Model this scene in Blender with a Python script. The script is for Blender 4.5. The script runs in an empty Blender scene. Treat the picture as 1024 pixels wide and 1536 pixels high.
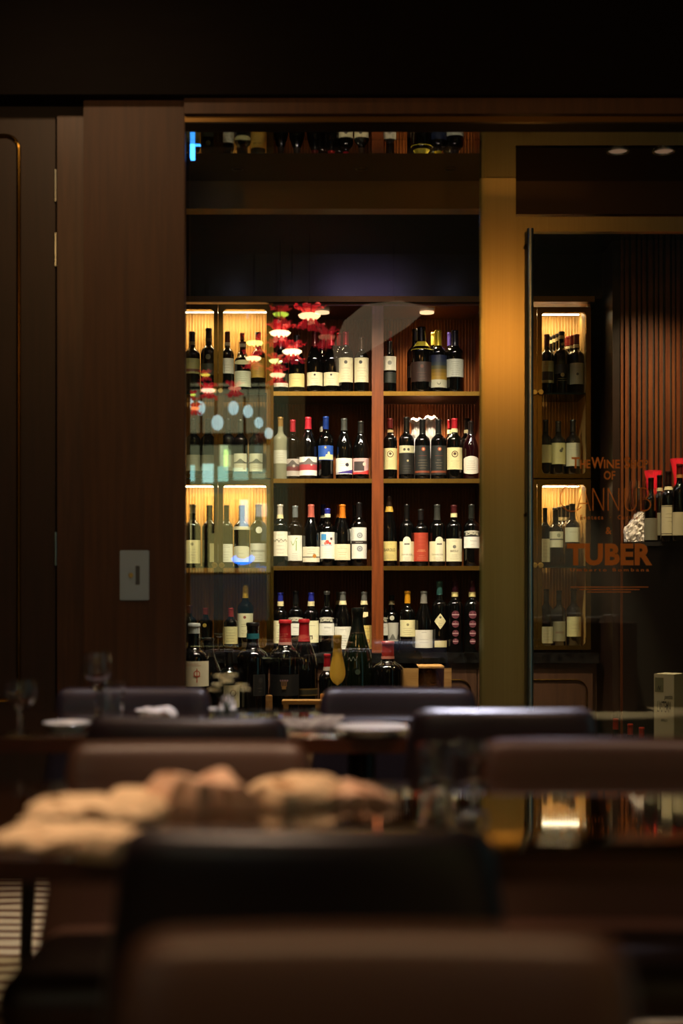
import bpy, bmesh, math, random
from mathutils import Vector
random.seed(7)
C = bpy.context.scene.collection
PI = math.pi
F = 2133.3           # focal length in pixels of the 1024x1536 frame (50 mm on a 36 mm tall sensor)
CAMZ = 1.08          # eye height; floor is z = 0
HZ = 887.0           # horizon row

def X(px, d): return (px - 512.0) * d / F
def Z(py, d): return CAMZ + (HZ - py) * d / F

# ------------------------------------------------------------------ materials
def lin(c):
    if isinstance(c, str):
        c = [int(c[i:i+2], 16) / 255 for i in (0, 2, 4)]
        c = [x/12.92 if x <= .04045 else ((x+.055)/1.055)**2.4 for x in c]
    return (c[0], c[1], c[2], 1)
MATS = {}
def mat(name, col, rough=.5, metal=0, emis=None, es=0, coat=0, spec=.5, trans=0, alpha=1, noise=None, bump=None, aniso=0, sheen=0, ior=1.5):
    if name in MATS: return MATS[name]
    m = bpy.data.materials.new(name); m.use_nodes = True
    nt = m.node_tree; b = nt.nodes['Principled BSDF']
    b.inputs['Base Color'].default_value = lin(col)
    b.inputs['Roughness'].default_value = rough
    b.inputs['Metallic'].default_value = metal
    b.inputs['Specular IOR Level'].default_value = spec
    b.inputs['Coat Weight'].default_value = coat
    b.inputs['Coat Roughness'].default_value = .05
    b.inputs['Transmission Weight'].default_value = trans
    b.inputs['IOR'].default_value = ior
    b.inputs['Alpha'].default_value = alpha
    b.inputs['Anisotropic'].default_value = aniso
    b.inputs['Sheen Weight'].default_value = sheen
    if emis:
        b.inputs['Emission Color'].default_value = lin(emis)
        b.inputs['Emission Strength'].default_value = es
    if noise or bump:
        tc = nt.nodes.new('ShaderNodeTexCoord'); mp = nt.nodes.new('ShaderNodeMapping')
        nt.links.new(tc.outputs['Object'], mp.inputs['Vector'])
        nz = nt.nodes.new('ShaderNodeTexNoise'); nz.inputs['Detail'].default_value = 5
        nt.links.new(mp.outputs['Vector'], nz.inputs['Vector'])
        if noise:                      # (colour2, scale xyz, noise scale)
            c2, sc, ns = noise
            mp.inputs['Scale'].default_value = sc; nz.inputs['Scale'].default_value = ns
            r = nt.nodes.new('ShaderNodeValToRGB')
            r.color_ramp.elements[0].position = .35; r.color_ramp.elements[1].position = .68
            r.color_ramp.elements[0].color = lin(col); r.color_ramp.elements[1].color = lin(c2)
            nt.links.new(nz.outputs['Fac'], r.inputs['Fac'])
            nt.links.new(r.outputs['Color'], b.inputs['Base Color'])
        if bump:                       # (strength, distance)
            bp = nt.nodes.new('ShaderNodeBump'); bp.inputs['Strength'].default_value = bump[0]
            bp.inputs['Distance'].default_value = bump[1]
            if len(bump) > 2 and not noise:
                nz.inputs['Scale'].default_value = bump[2]
            nt.links.new(nz.outputs['Fac'], bp.inputs['Height'])
            nt.links.new(bp.outputs['Normal'], b.inputs['Normal'])
    MATS[name] = m
    return m

def glass_mat(name, tint, ior):
    m = bpy.data.materials.new(name); m.use_nodes = True
    nt = m.node_tree; nt.nodes.clear()
    o = nt.nodes.new('ShaderNodeOutputMaterial'); mx = nt.nodes.new('ShaderNodeMixShader')
    t = nt.nodes.new('ShaderNodeBsdfTransparent'); t.inputs[0].default_value = (*tint, 1)
    g = nt.nodes.new('ShaderNodeBsdfGlossy'); g.inputs['Roughness'].default_value = .0
    g.inputs['Color'].default_value = (.95, 1, .98, 1)
    f = nt.nodes.new('ShaderNodeFresnel'); f.inputs['IOR'].default_value = ior
    ge = nt.nodes.new('ShaderNodeNewGeometry'); ma = nt.nodes.new('ShaderNodeMath'); ma.operation = 'MULTIPLY_ADD'
    nt.links.new(ge.outputs['Backfacing'], ma.inputs[0]); ma.inputs[1].default_value = 1/ior - ior; ma.inputs[2].default_value = ior
    nt.links.new(ma.outputs[0], f.inputs['IOR'])
    nt.links.new(f.outputs[0], mx.inputs[0]); nt.links.new(t.outputs[0], mx.inputs[1])
    nt.links.new(g.outputs[0], mx.inputs[2]); nt.links.new(mx.outputs[0], o.inputs[0])
    MATS[name] = m
    return m

def wave_wood(name, c1, c2, period, rough=.4, bumpd=.004, axis='X'):
    m = bpy.data.materials.new(name); m.use_nodes = True
    nt = m.node_tree; b = nt.nodes['Principled BSDF']; b.inputs['Roughness'].default_value = rough
    tc = nt.nodes.new('ShaderNodeTexCoord')
    w = nt.nodes.new('ShaderNodeTexWave'); w.wave_type = 'BANDS'; w.bands_direction = axis
    w.inputs['Scale'].default_value = .314 / period; w.inputs['Distortion'].default_value = 0
    nt.links.new(tc.outputs['Object'], w.inputs['Vector'])
    mp = nt.nodes.new('ShaderNodeMapping'); mp.inputs['Scale'].default_value = (60, 60, 2)
    nt.links.new(tc.outputs['Object'], mp.inputs['Vector'])
    n = nt.nodes.new('ShaderNodeTexNoise'); n.inputs['Scale'].default_value = 1.5; n.inputs['Detail'].default_value = 4
    nt.links.new(mp.outputs['Vector'], n.inputs['Vector'])
    r = nt.nodes.new('ShaderNodeValToRGB'); r.color_ramp.elements[0].position = .3; r.color_ramp.elements[1].position = .7
    r.color_ramp.elements[0].color = lin(c1); r.color_ramp.elements[1].color = lin(c2)
    nt.links.new(n.outputs['Fac'], r.inputs['Fac']); nt.links.new(r.outputs['Color'], b.inputs['Base Color'])
    bp = nt.nodes.new('ShaderNodeBump'); bp.inputs['Strength'].default_value = 1; bp.inputs['Distance'].default_value = bumpd
    nt.links.new(w.outputs['Fac'], bp.inputs['Height']); nt.links.new(bp.outputs['Normal'], b.inputs['Normal'])
    MATS[name] = m
    return m

WOOD = mat('dark_walnut', '4a3020', .42, noise=('3a2417', (30, 30, 2), 2.0), bump=(.15, .002))
WOODP = mat('panel_walnut', '4a2e1a', .55, noise=('3c2415', (25, 25, 1.5), 2.0), bump=(.2, .002))
WOODR = mat('red_walnut', '7d3d16', .38, noise=('5f2b0f', (40, 40, 2), 2.0), bump=(.1, .002))
RIB_L = wave_wood('ribbed_oak', 'b08040', 'c99a52', .0155, .45, .004)
RIB_D = wave_wood('ribbed_walnut', '7c441c', '955426', .0155, .42, .004)
SLAT = mat('slat_walnut', '6b3a18', .35, noise=('4f230f', (30, 30, 1.5), 2.0))
SLATB = mat('slat_gap_black', '0c0604', .6)
BRASS = mat('brushed_brass', 'b08a42', .34, 1, noise=('a27c3a', (160, 160, 2), 1.5), bump=(.06, .001))
BRASSP = mat('antique_brass', '94712f', .22, 1, noise=('846429', (160, 160, 2), 1.5), bump=(.06, .001))
BRASSL = mat('satin_brass_pillar', 'b4a478', .29, 1, noise=('ac9c70', (220, 220, 1), 1.5), bump=(.08, .001))
BRASSD = mat('bronze_trim', '6b5430', .4, 1)
STEEL = mat('satin_steel', 'b4c0c0', .28, 1)
LACQ = mat('black_lacquer', '080706', .045, 0, ior=2.0, spec=.6)
SOFF = mat('soffit_black_mirror', '6c6860', .02, 1)
DARK = mat('dark_paint', '16100c', .7)
DARKG = mat('dark_gloss_panel', '120c08', .25)
MARBLE = mat('black_marble', '070707', .12, noise=('1c1c1c', (4, 4, 4), 6))
TABLE = mat('lacquered_table_top', '2a1408', .035, coat=.7, noise=('1e0e06', (2, 20, 2), 3), ior=1.6)
TEDGE = mat('table_edge_walnut', '5a2f14', .4, noise=('482410', (2, 30, 30), 3))
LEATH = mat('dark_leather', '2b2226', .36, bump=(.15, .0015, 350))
LEATH_LIT = mat('brown_leather', '4a3226', .42, bump=(.15, .0015, 350))  # same leather in a browner tone, warm lamplight put into the colour
LEG = mat('chair_leg_wood', '1c110b', .4)
GLASS = glass_mat('pane_glass', (.95, .98, .96), 1.85)
CGLASS = glass_mat('cabinet_glass', (.96, .98, .96), 1.25)
VGLASS = mat('drinking_glass', 'ffffff', .0, trans=1, ior=1.45)
LINEN = mat('linen_napkin', 'e0c098', .8, bump=(.3, .002, 60))
LINENP = mat('pink_linen', 'deb698', .8, bump=(.3, .002, 60))
CHINA = mat('white_china', 'e8e2d6', .15)
PALEW = mat('pale_pine', 'd0a060', .5, noise=('b8864a', (3, 30, 30), 3))
PAPER = mat('cream_card', 'e0d4b0', .6)
TISSUE = mat('white_tissue', 'f2ebe4', .45, bump=(1, .01, 40))
PLAST = mat('clear_wrap', 'c8c4bc', .15, alpha=.55, bump=(1, .01, 50))

def bottle_glass(name, col): return mat(name, col, .06, 0, coat=.3, spec=.6)
G_BLACK = bottle_glass('black_bottle_glass', '060606')
G_GREEN = bottle_glass('green_bottle_glass', '0a1208')
G_RED = bottle_glass('red_wine_glass', '1a0408')
G_CLEAR = mat('pale_bottle_glass', '8a8a72', .05, coat=.3, alpha=.75)

# ------------------------------------------------------------------ object helpers
def link(name, me, parent=None):
    o = bpy.data.objects.new(name, me); C.objects.link(o)
    if parent: o.parent = parent
    return o
def finish(name, bm, mats, parent=None, smooth=True, loc=None):
    me = bpy.data.meshes.new(name)
    bmesh.ops.recalc_face_normals(bm, faces=bm.faces)
    bm.to_mesh(me); bm.free()
    for m in (mats if isinstance(mats, (list, tuple)) else [mats]): me.materials.append(m)
    if smooth:
        for p in me.polygons: p.use_smooth = True
        try: me.set_sharp_from_angle(angle=math.radians(35))
        except Exception: pass
    o = link(name, me, parent)
    if loc: o.location = loc
    return o
def tag(o, label, cat, group=None):
    o['label'] = label; o['category'] = cat
    if group: o['group'] = group
    return o
def struct(o, label=None):
    o['kind'] = 'structure'
    if label: o['label'] = label
    return o
def thing(name, label, cat, loc=(0, 0, 0), rz=0, group=None):
    o = link(name, None); o.location = loc; o.rotation_euler = (0, 0, rz); o.empty_display_size = .05
    return tag(o, label, cat, group)

def box(bm, x0, x1, y0, y1, z0, z1, mi=0):
    v = [bm.verts.new(p) for p in ((x0,y0,z0),(x1,y0,z0),(x1,y1,z0),(x0,y1,z0),(x0,y0,z1),(x1,y0,z1),(x1,y1,z1),(x0,y1,z1))]
    for f in ((0,3,2,1),(4,5,6,7),(0,1,5,4),(1,2,6,5),(2,3,7,6),(3,0,4,7)):
        fc = bm.faces.new([v[i] for i in f]); fc.material_index = mi
def bxo(name, x0, x1, y0, y1, z0, z1, m, parent=None, bev=0):
    bm = bmesh.new(); box(bm, x0, x1, y0, y1, z0, z1)
    if bev: bmesh.ops.bevel(bm, geom=list(bm.edges), offset=bev, segments=2, affect='EDGES')
    return finish(name, bm, m, parent)
def prism(bm, pts, z0, z1, mi=0):
    a = [bm.verts.new((x, y, z0)) for x, y in pts]; b = [bm.verts.new((x, y, z1)) for x, y in pts]
    bm.faces.new(a[::-1]).material_index = mi; bm.faces.new(b).material_index = mi
    n = len(pts)
    for i in range(n): bm.faces.new((a[i], a[(i+1) % n], b[(i+1) % n], b[i])).material_index = mi
def lathe(bm, prof, n=28, cx=0, cy=0, z=0, mi=0, cap=True):
    rings = []
    for r, h in prof:
        if r < 1e-5: rings.append([bm.verts.new((cx, cy, z + h))])
        else: rings.append([bm.verts.new((cx + r*math.cos(2*PI*i/n), cy + r*math.sin(2*PI*i/n), z + h)) for i in range(n)])
    for a, b in zip(rings, rings[1:]):
        for i in range(n):
            j = (i + 1) % n
            if len(a) == 1 and len(b) == 1: continue
            if len(a) == 1: f = (a[0], b[j], b[i])
            elif len(b) == 1: f = (a[i], a[j], b[0])
            else: f = (a[i], a[j], b[j], b[i])
            bm.faces.new(f).material_index = mi
    if cap and len(rings[0]) > 1: bm.faces.new(rings[0][::-1]).material_index = mi
    if cap and len(rings[-1]) > 1: bm.faces.new(rings[-1]).material_index = mi
def tube(bm, pts, r, n=10, mi=0, closed=False):
    pts = [Vector(p) for p in pts]; rings = []
    N = len(pts)
    for i, p in enumerate(pts):
        if closed: t = pts[(i+1) % N] - pts[i-1]
        else: t = pts[min(i+1, N-1)] - pts[max(i-1, 0)]
        t.normalize()
        up = Vector((0, 0, 1)) if abs(t.z) < .9 else Vector((0, 1, 0))
        a = t.cross(up).normalized(); b = t.cross(a).normalized()
        rr = r[i] if isinstance(r, (list, tuple)) else r
        rings.append([bm.verts.new(p + a*rr*math.cos(2*PI*k/n) + b*rr*math.sin(2*PI*k/n)) for k in range(n)])
    pairs = list(zip(rings, rings[1:])) + ([(rings[-1], rings[0])] if closed else [])
    for a, b in pairs:
        for k in range(n): bm.faces.new((a[k], a[(k+1) % n], b[(k+1) % n], b[k])).material_index = mi
    if not closed:
        bm.faces.new(rings[0][::-1]).material_index = mi; bm.faces.new(rings[-1]).material_index = mi
def rbox(bm, sx, sy, sz, r, n=(10, 4, 10), warp=None, mi=0):
    """rounded box centred on the origin, then warped"""
    hs = (sx/2, sy/2, sz/2); cache = {}
    def P(p):
        k = tuple(round(c, 5) for c in p)
        if k in cache: return cache[k]
        c = Vector([max(-(h - r), min(h - r, q)) for q, h in zip(p, hs)])
        d = Vector(p) - c
        q = c + d.normalized() * r if d.length > 1e-9 else Vector(p)
        if warp: q = Vector(warp(q))
        cache[k] = bm.verts.new(q); return cache[k]
    def lin_(h, k):      # denser near the rounded edge
        s = [-h, -h + r*.35, -h + r]
        inner = [-(h - r) + 2*(h - r)*i/k for i in range(1, k)]
        return s + inner + [h - r, h - r*.35, h]
    gx, gy, gz = lin_(hs[0], n[0]), lin_(hs[1], n[1]), lin_(hs[2], n[2])
    def face_grid(U, V, fn):
        for i in range(len(U)-1):
            for j in range(len(V)-1):
                q = [P(fn(U[i], V[j])), P(fn(U[i+1], V[j])), P(fn(U[i+1], V[j+1])), P(fn(U[i], V[j+1]))]
                if len(set(q)) >= 3:
                    try: bm.faces.new(list(dict.fromkeys(q))).material_index = mi
                    except ValueError: pass
    for s in (-1, 1):
        face_grid(gx, gy, lambda a, b: (a, b, s*hs[2]))
        face_grid(gx, gz, lambda a, b: (a, s*hs[1], b))
        face_grid(gy, gz, lambda a, b: (s*hs[0], a, b))
    bmesh.ops.recalc_face_normals(bm, faces=bm.faces)

def text_tris(txt, size=1, offset=0, xs=1, space=1, shear=0):
    cu = bpy.data.curves.new('tmp', 'FONT'); cu.body = txt; cu.size = size; cu.offset = offset
    cu.align_x = 'CENTER'; cu.space_character = space; cu.shear = shear; cu.resolution_u = 3
    o = bpy.data.objects.new('tmp', cu); C.objects.link(o)
    bpy.context.view_layer.update()
    me = o.to_mesh()
    vs = [(v.co.x*xs, v.co.y) for v in me.vertices]; fs = [tuple(p.vertices) for p in me.polygons]
    o.to_mesh_clear(); bpy.data.objects.remove(o); bpy.data.curves.remove(cu)
    return vs, fs

# ------------------------------------------------------------------ labels wrapped round a bottle
class Lab:
    """collects label paper and print as patches on a cylinder; u = metres of arc from the front centre, z height"""
    def __init__(s, r): s.bm = bmesh.new(); s.r = r; s.mats = []; s.k = 0
    def mi(s, col, rough=.55, metal=0):
        nm = 'print_' + col + ('m' if metal else '')
        m = mat(nm, col, rough, metal)
        if m not in s.mats: s.mats.append(m)
        return s.mats.index(m)
    def pt(s, u, z, lift):
        r = s.r + .0006 + lift; a = u / s.r
        return (r*math.sin(a), -r*math.cos(a), z)
    def strip(s, u0, u1, lo, hi, col, lift=None, n=12, metal=0):
        if lift is None: s.k += 1; lift = s.k * .00012
        i = s.mi(col, metal=metal, rough=.3 if metal else .55); prev = None
        for q in range(n + 1):
            u = u0 + (u1 - u0)*q/n
            a, b = (lo(u) if callable(lo) else lo), (hi(u) if callable(hi) else hi)
            if b - a < 1e-5: b = a + 1e-5
            v = (s.bm.verts.new(s.pt(u, a, lift)), s.bm.verts.new(s.pt(u, b, lift)))
            if prev: s.bm.faces.new((prev[0], v[0], v[1], prev[1])).material_index = i
            prev = v
    def disc(s, u, z, rad, col, hole=0, n=14, metal=0):
        s.k += 1; lf = s.k * .00012
        f = lambda q: math.sqrt(max(0, rad*rad - (q - u)**2))
        s.strip(u - rad, u + rad, lambda q: z - f(q), lambda q: z + f(q), col, lf, n, metal)
    def text(s, txt, u, z, h, col, xs=1, offset=0, shear=0, fit=None, arch=0):
        vs, fs = text_tris(txt, 1, offset, 1, 1, shear)
        if not vs: return
        x0 = min(v[0] for v in vs); x1 = max(v[0] for v in vs); hh = .72
        sx = (fit / (x1 - x0)) if fit else h / hh * xs
        s.k += 1; lf = s.k * .00012 + .0001; i = s.mi(col)
        nv = []
        for x, y in vs:
            xx = (x - (x0 + x1)/2)*sx; zz = z + y*h/hh + (arch*(1 - (xx/(fit/2))**2) if arch and fit else 0)
            nv.append(s.bm.verts.new(s.pt(u + xx, zz, lf)))
        for f in fs:
            try: s.bm.faces.new([nv[k] for k in f]).material_index = i
            except ValueError: pass
    def lines(s, u0, u1, z0, z1, n, col='7a7468', h=.0011):
        for k in range(n):
            z = z1 - (z1 - z0)*(k + .5)/n; w = (u1 - u0)*random.uniform(.35, .9)/2; c = (u0 + u1)/2
            s.strip(c - w, c + w, z - h/2, z + h/2, col, n=6)
    def done(s, name, parent):
        me = bpy.data.meshes.new(name); s.bm.to_mesh(me); s.bm.free()
        for m in s.mats: me.materials.append(m)
        for p in me.polygons: p.use_smooth = True
        return link(name, me, parent)

# ------------------------------------------------------------------ bottles
_bc = {}
def profile(kind, h, r):
    k = h
    if kind == 'bx':   # high shouldered
        return [(r*.55, .004), (r*.93, 0), (r, .006), (r, .615*k), (r*.97, .655*k), (r*.82, .695*k), (r*.55, .728*k), (r*.42, .755*k), (r*.385, .80*k), (r*.365, .965*k), (r*.40, .968*k), (r*.40, .993*k), (r*.33, k)]
    if kind == 'bg':   # sloping shoulders
        return [(r*.55, .004), (r*.93, 0), (r, .006), (r, .49*k), (r*.965, .55*k), (r*.84, .62*k), (r*.64, .70*k), (r*.44, .775*k), (r*.365, .83*k), (r*.345, .965*k), (r*.375, .968*k), (r*.375, .993*k), (r*.30, k)]
    if kind == 'ch':   # champagne
        return [(r*.55, .004), (r*.93, 0), (r, .006), (r, .44*k), (r*.95, .53*k), (r*.80, .63*k), (r*.58, .74*k), (r*.40, .83*k), (r*.34, .90*k), (r*.34, .955*k), (r*.38, .958*k), (r*.38, .99*k), (r*.30, k)]
def rad_at(prof, z):
    for (r0, z0), (r1, z1) in zip(prof[2:], prof[3:]):
        if z0 <= z <= z1: return r0 + (r1 - r0)*(z - z0)/max(1e-6, z1 - z0)
    return prof[-1][0]
def smooth_prof(p):
    out = [p[0], p[1], p[2], p[3]]
    q = p[3:9]                                    # catmull through the shoulder
    for i in range(len(q)-1):
        a = q[max(0, i-1)]; b = q[i]; c = q[i+1]; d = q[min(len(q)-1, i+2)]
        for t in (.25, .5, .75, 1):
            f = lambda k: .5*((2*b[k]) + (-a[k]+c[k])*t + (2*a[k]-5*b[k]+4*c[k]-d[k])*t*t + (-a[k]+3*b[k]-3*c[k]+d[k])*t**3)
            out.append((f(0), f(1)))
    return out + p[9:]
def bottle(desc, x, y, z, h, r, kind='bx', glass=None, cap=('1a1012', .22), collar=None, deco=None, group='wine bottles on the open shelving', name='wine_bottle', wax=False, tint=None):
    t = thing(name, desc, 'bottle', (x, y, z), random.uniform(-.04, .04), group)
    glass = glass or G_BLACK
    key = (kind, round(h, 3), round(r, 4), glass.name)
    prof = profile(kind, h, r); sp = smooth_prof(prof)
    if key not in _bc:
        bm = bmesh.new(); lathe(bm, sp, 28); o = finish('glass_body', bm, glass, t); _bc[key] = o.data
    else: link('glass_body', _bc[key], t)
    if cap:
        col, ln = cap[0], cap[1]; zc = h*(1 - ln); bm = bmesh.new()
        pr = [(rad_at(prof, zc) + .0006, zc)]
        for i in range(1, 6):
            zz = zc + (h*.962 - zc)*i/5; pr.append((rad_at(prof, zz) + (.0012 if wax else .0007), zz))
        rt = rad_at(prof, h*.975) + (.002 if wax else .0008)
        pr += [(rt, h*.968), (rt, h*.992), (rt*.9, h*1.002), (rt*.5, h*1.004), (0, h*1.004)]
        lathe(bm, pr, 22, cap=False)
        cm = mat('capsule_' + col + ('w' if wax else ''), col, .3 if not wax else .35, .35 if not wax else 0, coat=.2)
        finish('wax_seal' if wax else 'foil_capsule', bm, cm, t)
    if collar:
        col, a, b = collar; za, zb = h*a, h*b; bm = bmesh.new()
        lathe(bm, [(rad_at(prof, za) + .0018, za), (rad_at(prof, zb) + .0018, zb)], 20, cap=False)
        finish('neck_band', bm, mat('print_' + col, col, .55), t)
    if deco:
        lb = Lab(r); deco(lb, h); lb.done('paper_label', t)
    return t

# ================================================================== SETTING
YG = 5.96            # glass facade plane
YF = 5.27            # plane of the soffit edge and the panelled pillar
YP = 5.37            # fixed pane, just behind the timber pillar
YS = 7.0             # front edge of the wine shelving
def sbox(name, x0, x1, y0, y1, z0, z1, m, label=None, parent=None, bev=0):
    o = bxo(name, x0, x1, y0, y1, z0, z1, m, parent, bev)
    if parent is None: struct(o, label)
    return o

def carpet_mat():
    m = bpy.data.materials.new('patterned_carpet'); m.use_nodes = True
    nt = m.node_tree; b = nt.nodes['Principled BSDF']; b.inputs['Roughness'].default_value = .9
    tc = nt.nodes.new('ShaderNodeTexCoord'); v = nt.nodes.new('ShaderNodeTexVoronoi'); v.inputs['Scale'].default_value = 6
    nt.links.new(tc.outputs['Object'], v.inputs['Vector'])
    w = nt.nodes.new('ShaderNodeTexWave'); w.inputs['Scale'].default_value = 3.2; w.inputs['Distortion'].default_value = 3; w.bands_direction = 'Y'
    nt.links.new(tc.outputs['Object'], w.inputs['Vector'])
    r = nt.nodes.new('ShaderNodeValToRGB'); e = r.color_ramp.elements
    e[0].position = .12; e[0].color = lin('5a2c18'); e[1].position = .3; e[1].color = lin('d8c090')
    for p, c in ((.62, 'cdb382'), (.72, '4d5a58'), (.82, 'd8c496')):
        q = e.new(p); q.color = lin(c)
    nt.links.new(w.outputs['Fac'], r.inputs['Fac']); nt.links.new(r.outputs['Color'], b.inputs['Base Color'])
    return m
CARPET = carpet_mat()
sbox('floor', -3.2, 3.4, -1.4, YG, -.05, 0, CARPET, 'patterned cream carpet of the restaurant')
sbox('floor', -3.2, 3.4, YG, 8.1, -.06, -.001, mat('cellar_floor', '1a110b', .25), 'dark floor of the wine room')
sbox('ceiling', -3.2, 3.4, -1.4, YF - .25, 3.3, 3.36, mat('restaurant_ceiling', '2a211b', .8))
sbox('wall_left', -3.26, -3.2, -1.4, 8.1, 0, 3.4, DARK)
sbox('wall_right', 3.4, 3.46, -1.4, 8.1, 0, 3.4, DARK)
sbox('wall_back', -3.2, 3.4, -1.46, -1.4, 0, 3.4, mat('rear_wall', '4a4030', .6))
# header above the soffit, its paler trim, the mirror-black soffit
zt1, zt0 = Z(150, YF), Z(187, YF); px0_ = X(125, YF)
sbox('wall_front', -3.2, 3.4, YF - .06, YF + .12, zt1, 3.36, mat('header_walnut', '0b0705', .7, spec=.1, noise=('090504', (3, 30, 30), 2)), 'dark header above the glass front')
sbox('trim_1', X(277, YF), 3.4, YF - .02, YF + .1, zt0 + .035, zt1, WOODP, 'brown timber trim under the header')
sbox('trim_2', X(277, YF), 3.4, YF + .0, YF + .1, zt0 + .01, zt0 + .031, BRASSD, 'thin bronze strip along the soffit edge')
sbox('ceiling', px0_ + .05, 3.4, YF + .01, YG + .04, 2.785, 2.86, SOFF, 'mirror black soffit in front of the glass')
CZ = 2.745
sbox('ceiling', -3.2, 3.4, YG + .04, 8.1, CZ, CZ + .06, LACQ, 'glossy black ceiling of the wine room')
sbox('wall_back', -3.2, 3.4, 7.62, 7.7, 0, 2.8, mat('cellar_back', '120b07', .4), 'dark rear wall of the wine room')
# panelled pillar on the left
px0, px1 = X(125, YF), X(277, YF)
sbox('wall_front', px0, px1, YF, YF + .05, 0, zt1, WOODP, 'brown timber pillar left of the glass front', bev=.003)
yd = YF + .06
sbox('wall_front', X(85, yd) + .004, px0 + .01, yd - .012, yd + .1, 0, Z(175, yd), WOOD, 'narrow door jamb beside the pillar')
sbox('wall_front', -3.2, px0, yd + .01, yd + .14, Z(175, yd), zt1 + .02, mat('jamb_black', '0a0605', .6), 'dark recess over the left door')
# left door with brass inlay and hinges
d1 = struct(link('door_1', None)); d1.location = (0, yd, 0)
xr = X(83, yd); xl = xr - .92; zd = Z(176, yd)
bm = bmesh.new(); rb = bmesh.new()
box(bm, xl, xr, 0, .05, 0.01, zd); finish('door_leaf', bm, mat('door_walnut', '2c1a10', .5, noise=('22140c', (30, 30, 2), 2.0)), d1)
def rrect(x0, x1, z0, z1, r, y, n=8):
    p = []
    for cx, cz, a0 in ((x1-r, z1-r, 0), (x0+r, z1-r, 90), (x0+r, z0+r, 180), (x1-r, z0+r, 270)):
        for k in range(n + 1):
            a = math.radians(a0 + 90*k/n); p.append((cx + r*math.cos(a), y, cz + r*math.sin(a)))
    return p
bm = bmesh.new(); xi = X(28, yd)
tube(bm, rrect(xl + (xr - xi), xi, Z(1050, yd), Z(204, yd), .05, -.002), .0085, 8, closed=True)
finish('brass_inlay', bm, BRASSP, d1)
for a, b in ((255, 303), (350, 400), (798, 848)):
    bm = bmesh.new(); xh = X(84, yd)
    tube(bm, [(xh, -.004, Z(b, yd)), (xh, -.004, Z((a+b)/2, yd)), (xh, -.004, Z(a, yd))], .0065, 10); finish('hinge', bm, STEEL, d1)
# wall plate on the pillar
sp = thing('switch_plate', 'small brushed steel plate with a round button on the brown timber pillar', 'wall switch', (X(202, YF), YF, Z(863, YF)))
w, h = 44*YF/F, 75*YF/F
o = bxo('face_plate', -w/2, w/2, -.01, 0, -h/2, h/2, mat('plate_steel', '9cb8d4', .4, .1, bump=(.3, .002, 12)), sp, .003)
bm = bmesh.new(); lathe(bm, [(0, 0), (.008, 0), (.009, .002), (.009, .006)], 16, cap=False)
bmesh.ops.rotate(bm, verts=bm.verts, matrix=__import__('mathutils').Matrix.Rotation(PI/2, 3, 'X')); 
for v in bm.verts: v.co += Vector((-.012, -.0105, 0))
finish('round_button', bm, mat('button_brass', 'c8b070', .3, 1), sp)
bxo('slot', .004, .020, -.0115, -.009, -.035, .035, mat('slot_grey', '5a6066', .4, .6), sp, .001)

# glass front: beam, pillar, pane, door
zb0, zb1 = Z(318, YG), Z(270, YG)
sbox('trim_3', X(277, YG) - .35, X(722, YG), YG - .05, YG + .04, zb0, zb1, BRASSD, 'bronze beam over the fixed pane')
sbox('trim_4', X(770, YG), 3.4, YG - .05, YG + .04, Z(326, YG), zb1, mat('beam_dark_bronze', '33241a', .35, .6), 'dark bronze beam over the glass door')
sbox('trim_7', X(240, YG) - .3, X(262, YG), YG - .1, YG + .06, 0, 2.784, BRASSL, 'brass post behind the timber pillar')
cp = sbox('trim_5', X(722, YG), X(769, YG), YG - .10, YG + .06, 0, 2.784, BRASSL, 'broad brushed brass pillar between pane and door', bev=.002)
w1 = struct(link('window_1', None), 'large fixed glass pane in front of the wine shelves')
w1.location = (0, YP, 0)
bm = bmesh.new(); xe = X(722, YP)
box(bm, X(277, YP) - .25, xe, -.004, .004, .03, 2.785); finish('pane', bm, GLASS, w1, smooth=False)
bm = bmesh.new(); prism(bm, [(xe, -.004), (X(722, YG) + .004, YG - .10 - YP), (X(722, YG) - .004, YG - .10 - YP), (xe - .008, .004)], .03, 2.785); finish('side_pane', bm, GLASS, w1, smooth=False)
bxo('sill', X(277, YP) - .25, xe, -.03, .03, 0, .03, BRASSD, w1)
d2 = struct(link('door_2', None), 'brass framed glass door with gilt lettering and a long bar handle')
d2.location = (0, YG - .03, 0)
dx0, dx1 = X(772, YG - .03), X(1150, YG - .03); dz = Z(327, YG - .03); sw = 25*(YG - .03)/F
bm = bmesh.new()
box(bm, dx0, dx0 + sw, -.02, .02, .01, dz); box(bm, dx1 - sw, dx1, -.02, .02, .01, dz)
box(bm, dx0 + sw, dx1 - sw, -.02, .02, dz - 22*(YG-.03)/F, dz); box(bm, dx0 + sw, dx1 - sw, -.02, .02, .01, .09)
finish('door_frame', bm, BRASSL, d2, smooth=False)
bxo('glass_pane', dx0 + sw, dx1 - sw, -.004, .004, .09, dz - 22*(YG-.03)/F, GLASS, d2)
bm = bmesh.new(); hx = X(795, YG - .1); hy = -.07; hd = YG - .1
tube(bm, [(hx, hy, Z(1200, hd)), (hx, hy, Z(1000, hd)), (hx, hy, Z(600, hd)), (hx, hy, Z(343, hd))], .0135, 18)
hb = finish('bar_handle', bm, STEEL, d2)
for py in (367, 771, 1175):
    bm = bmesh.new(); z = Z(py, hd)
    tube(bm, [(hx - .0, hy, z), (hx - .012, hy + .02, z), (hx - .012, -.02, z)], .009, 12); finish('handle_post', bm, BRASSD, hb)
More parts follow.
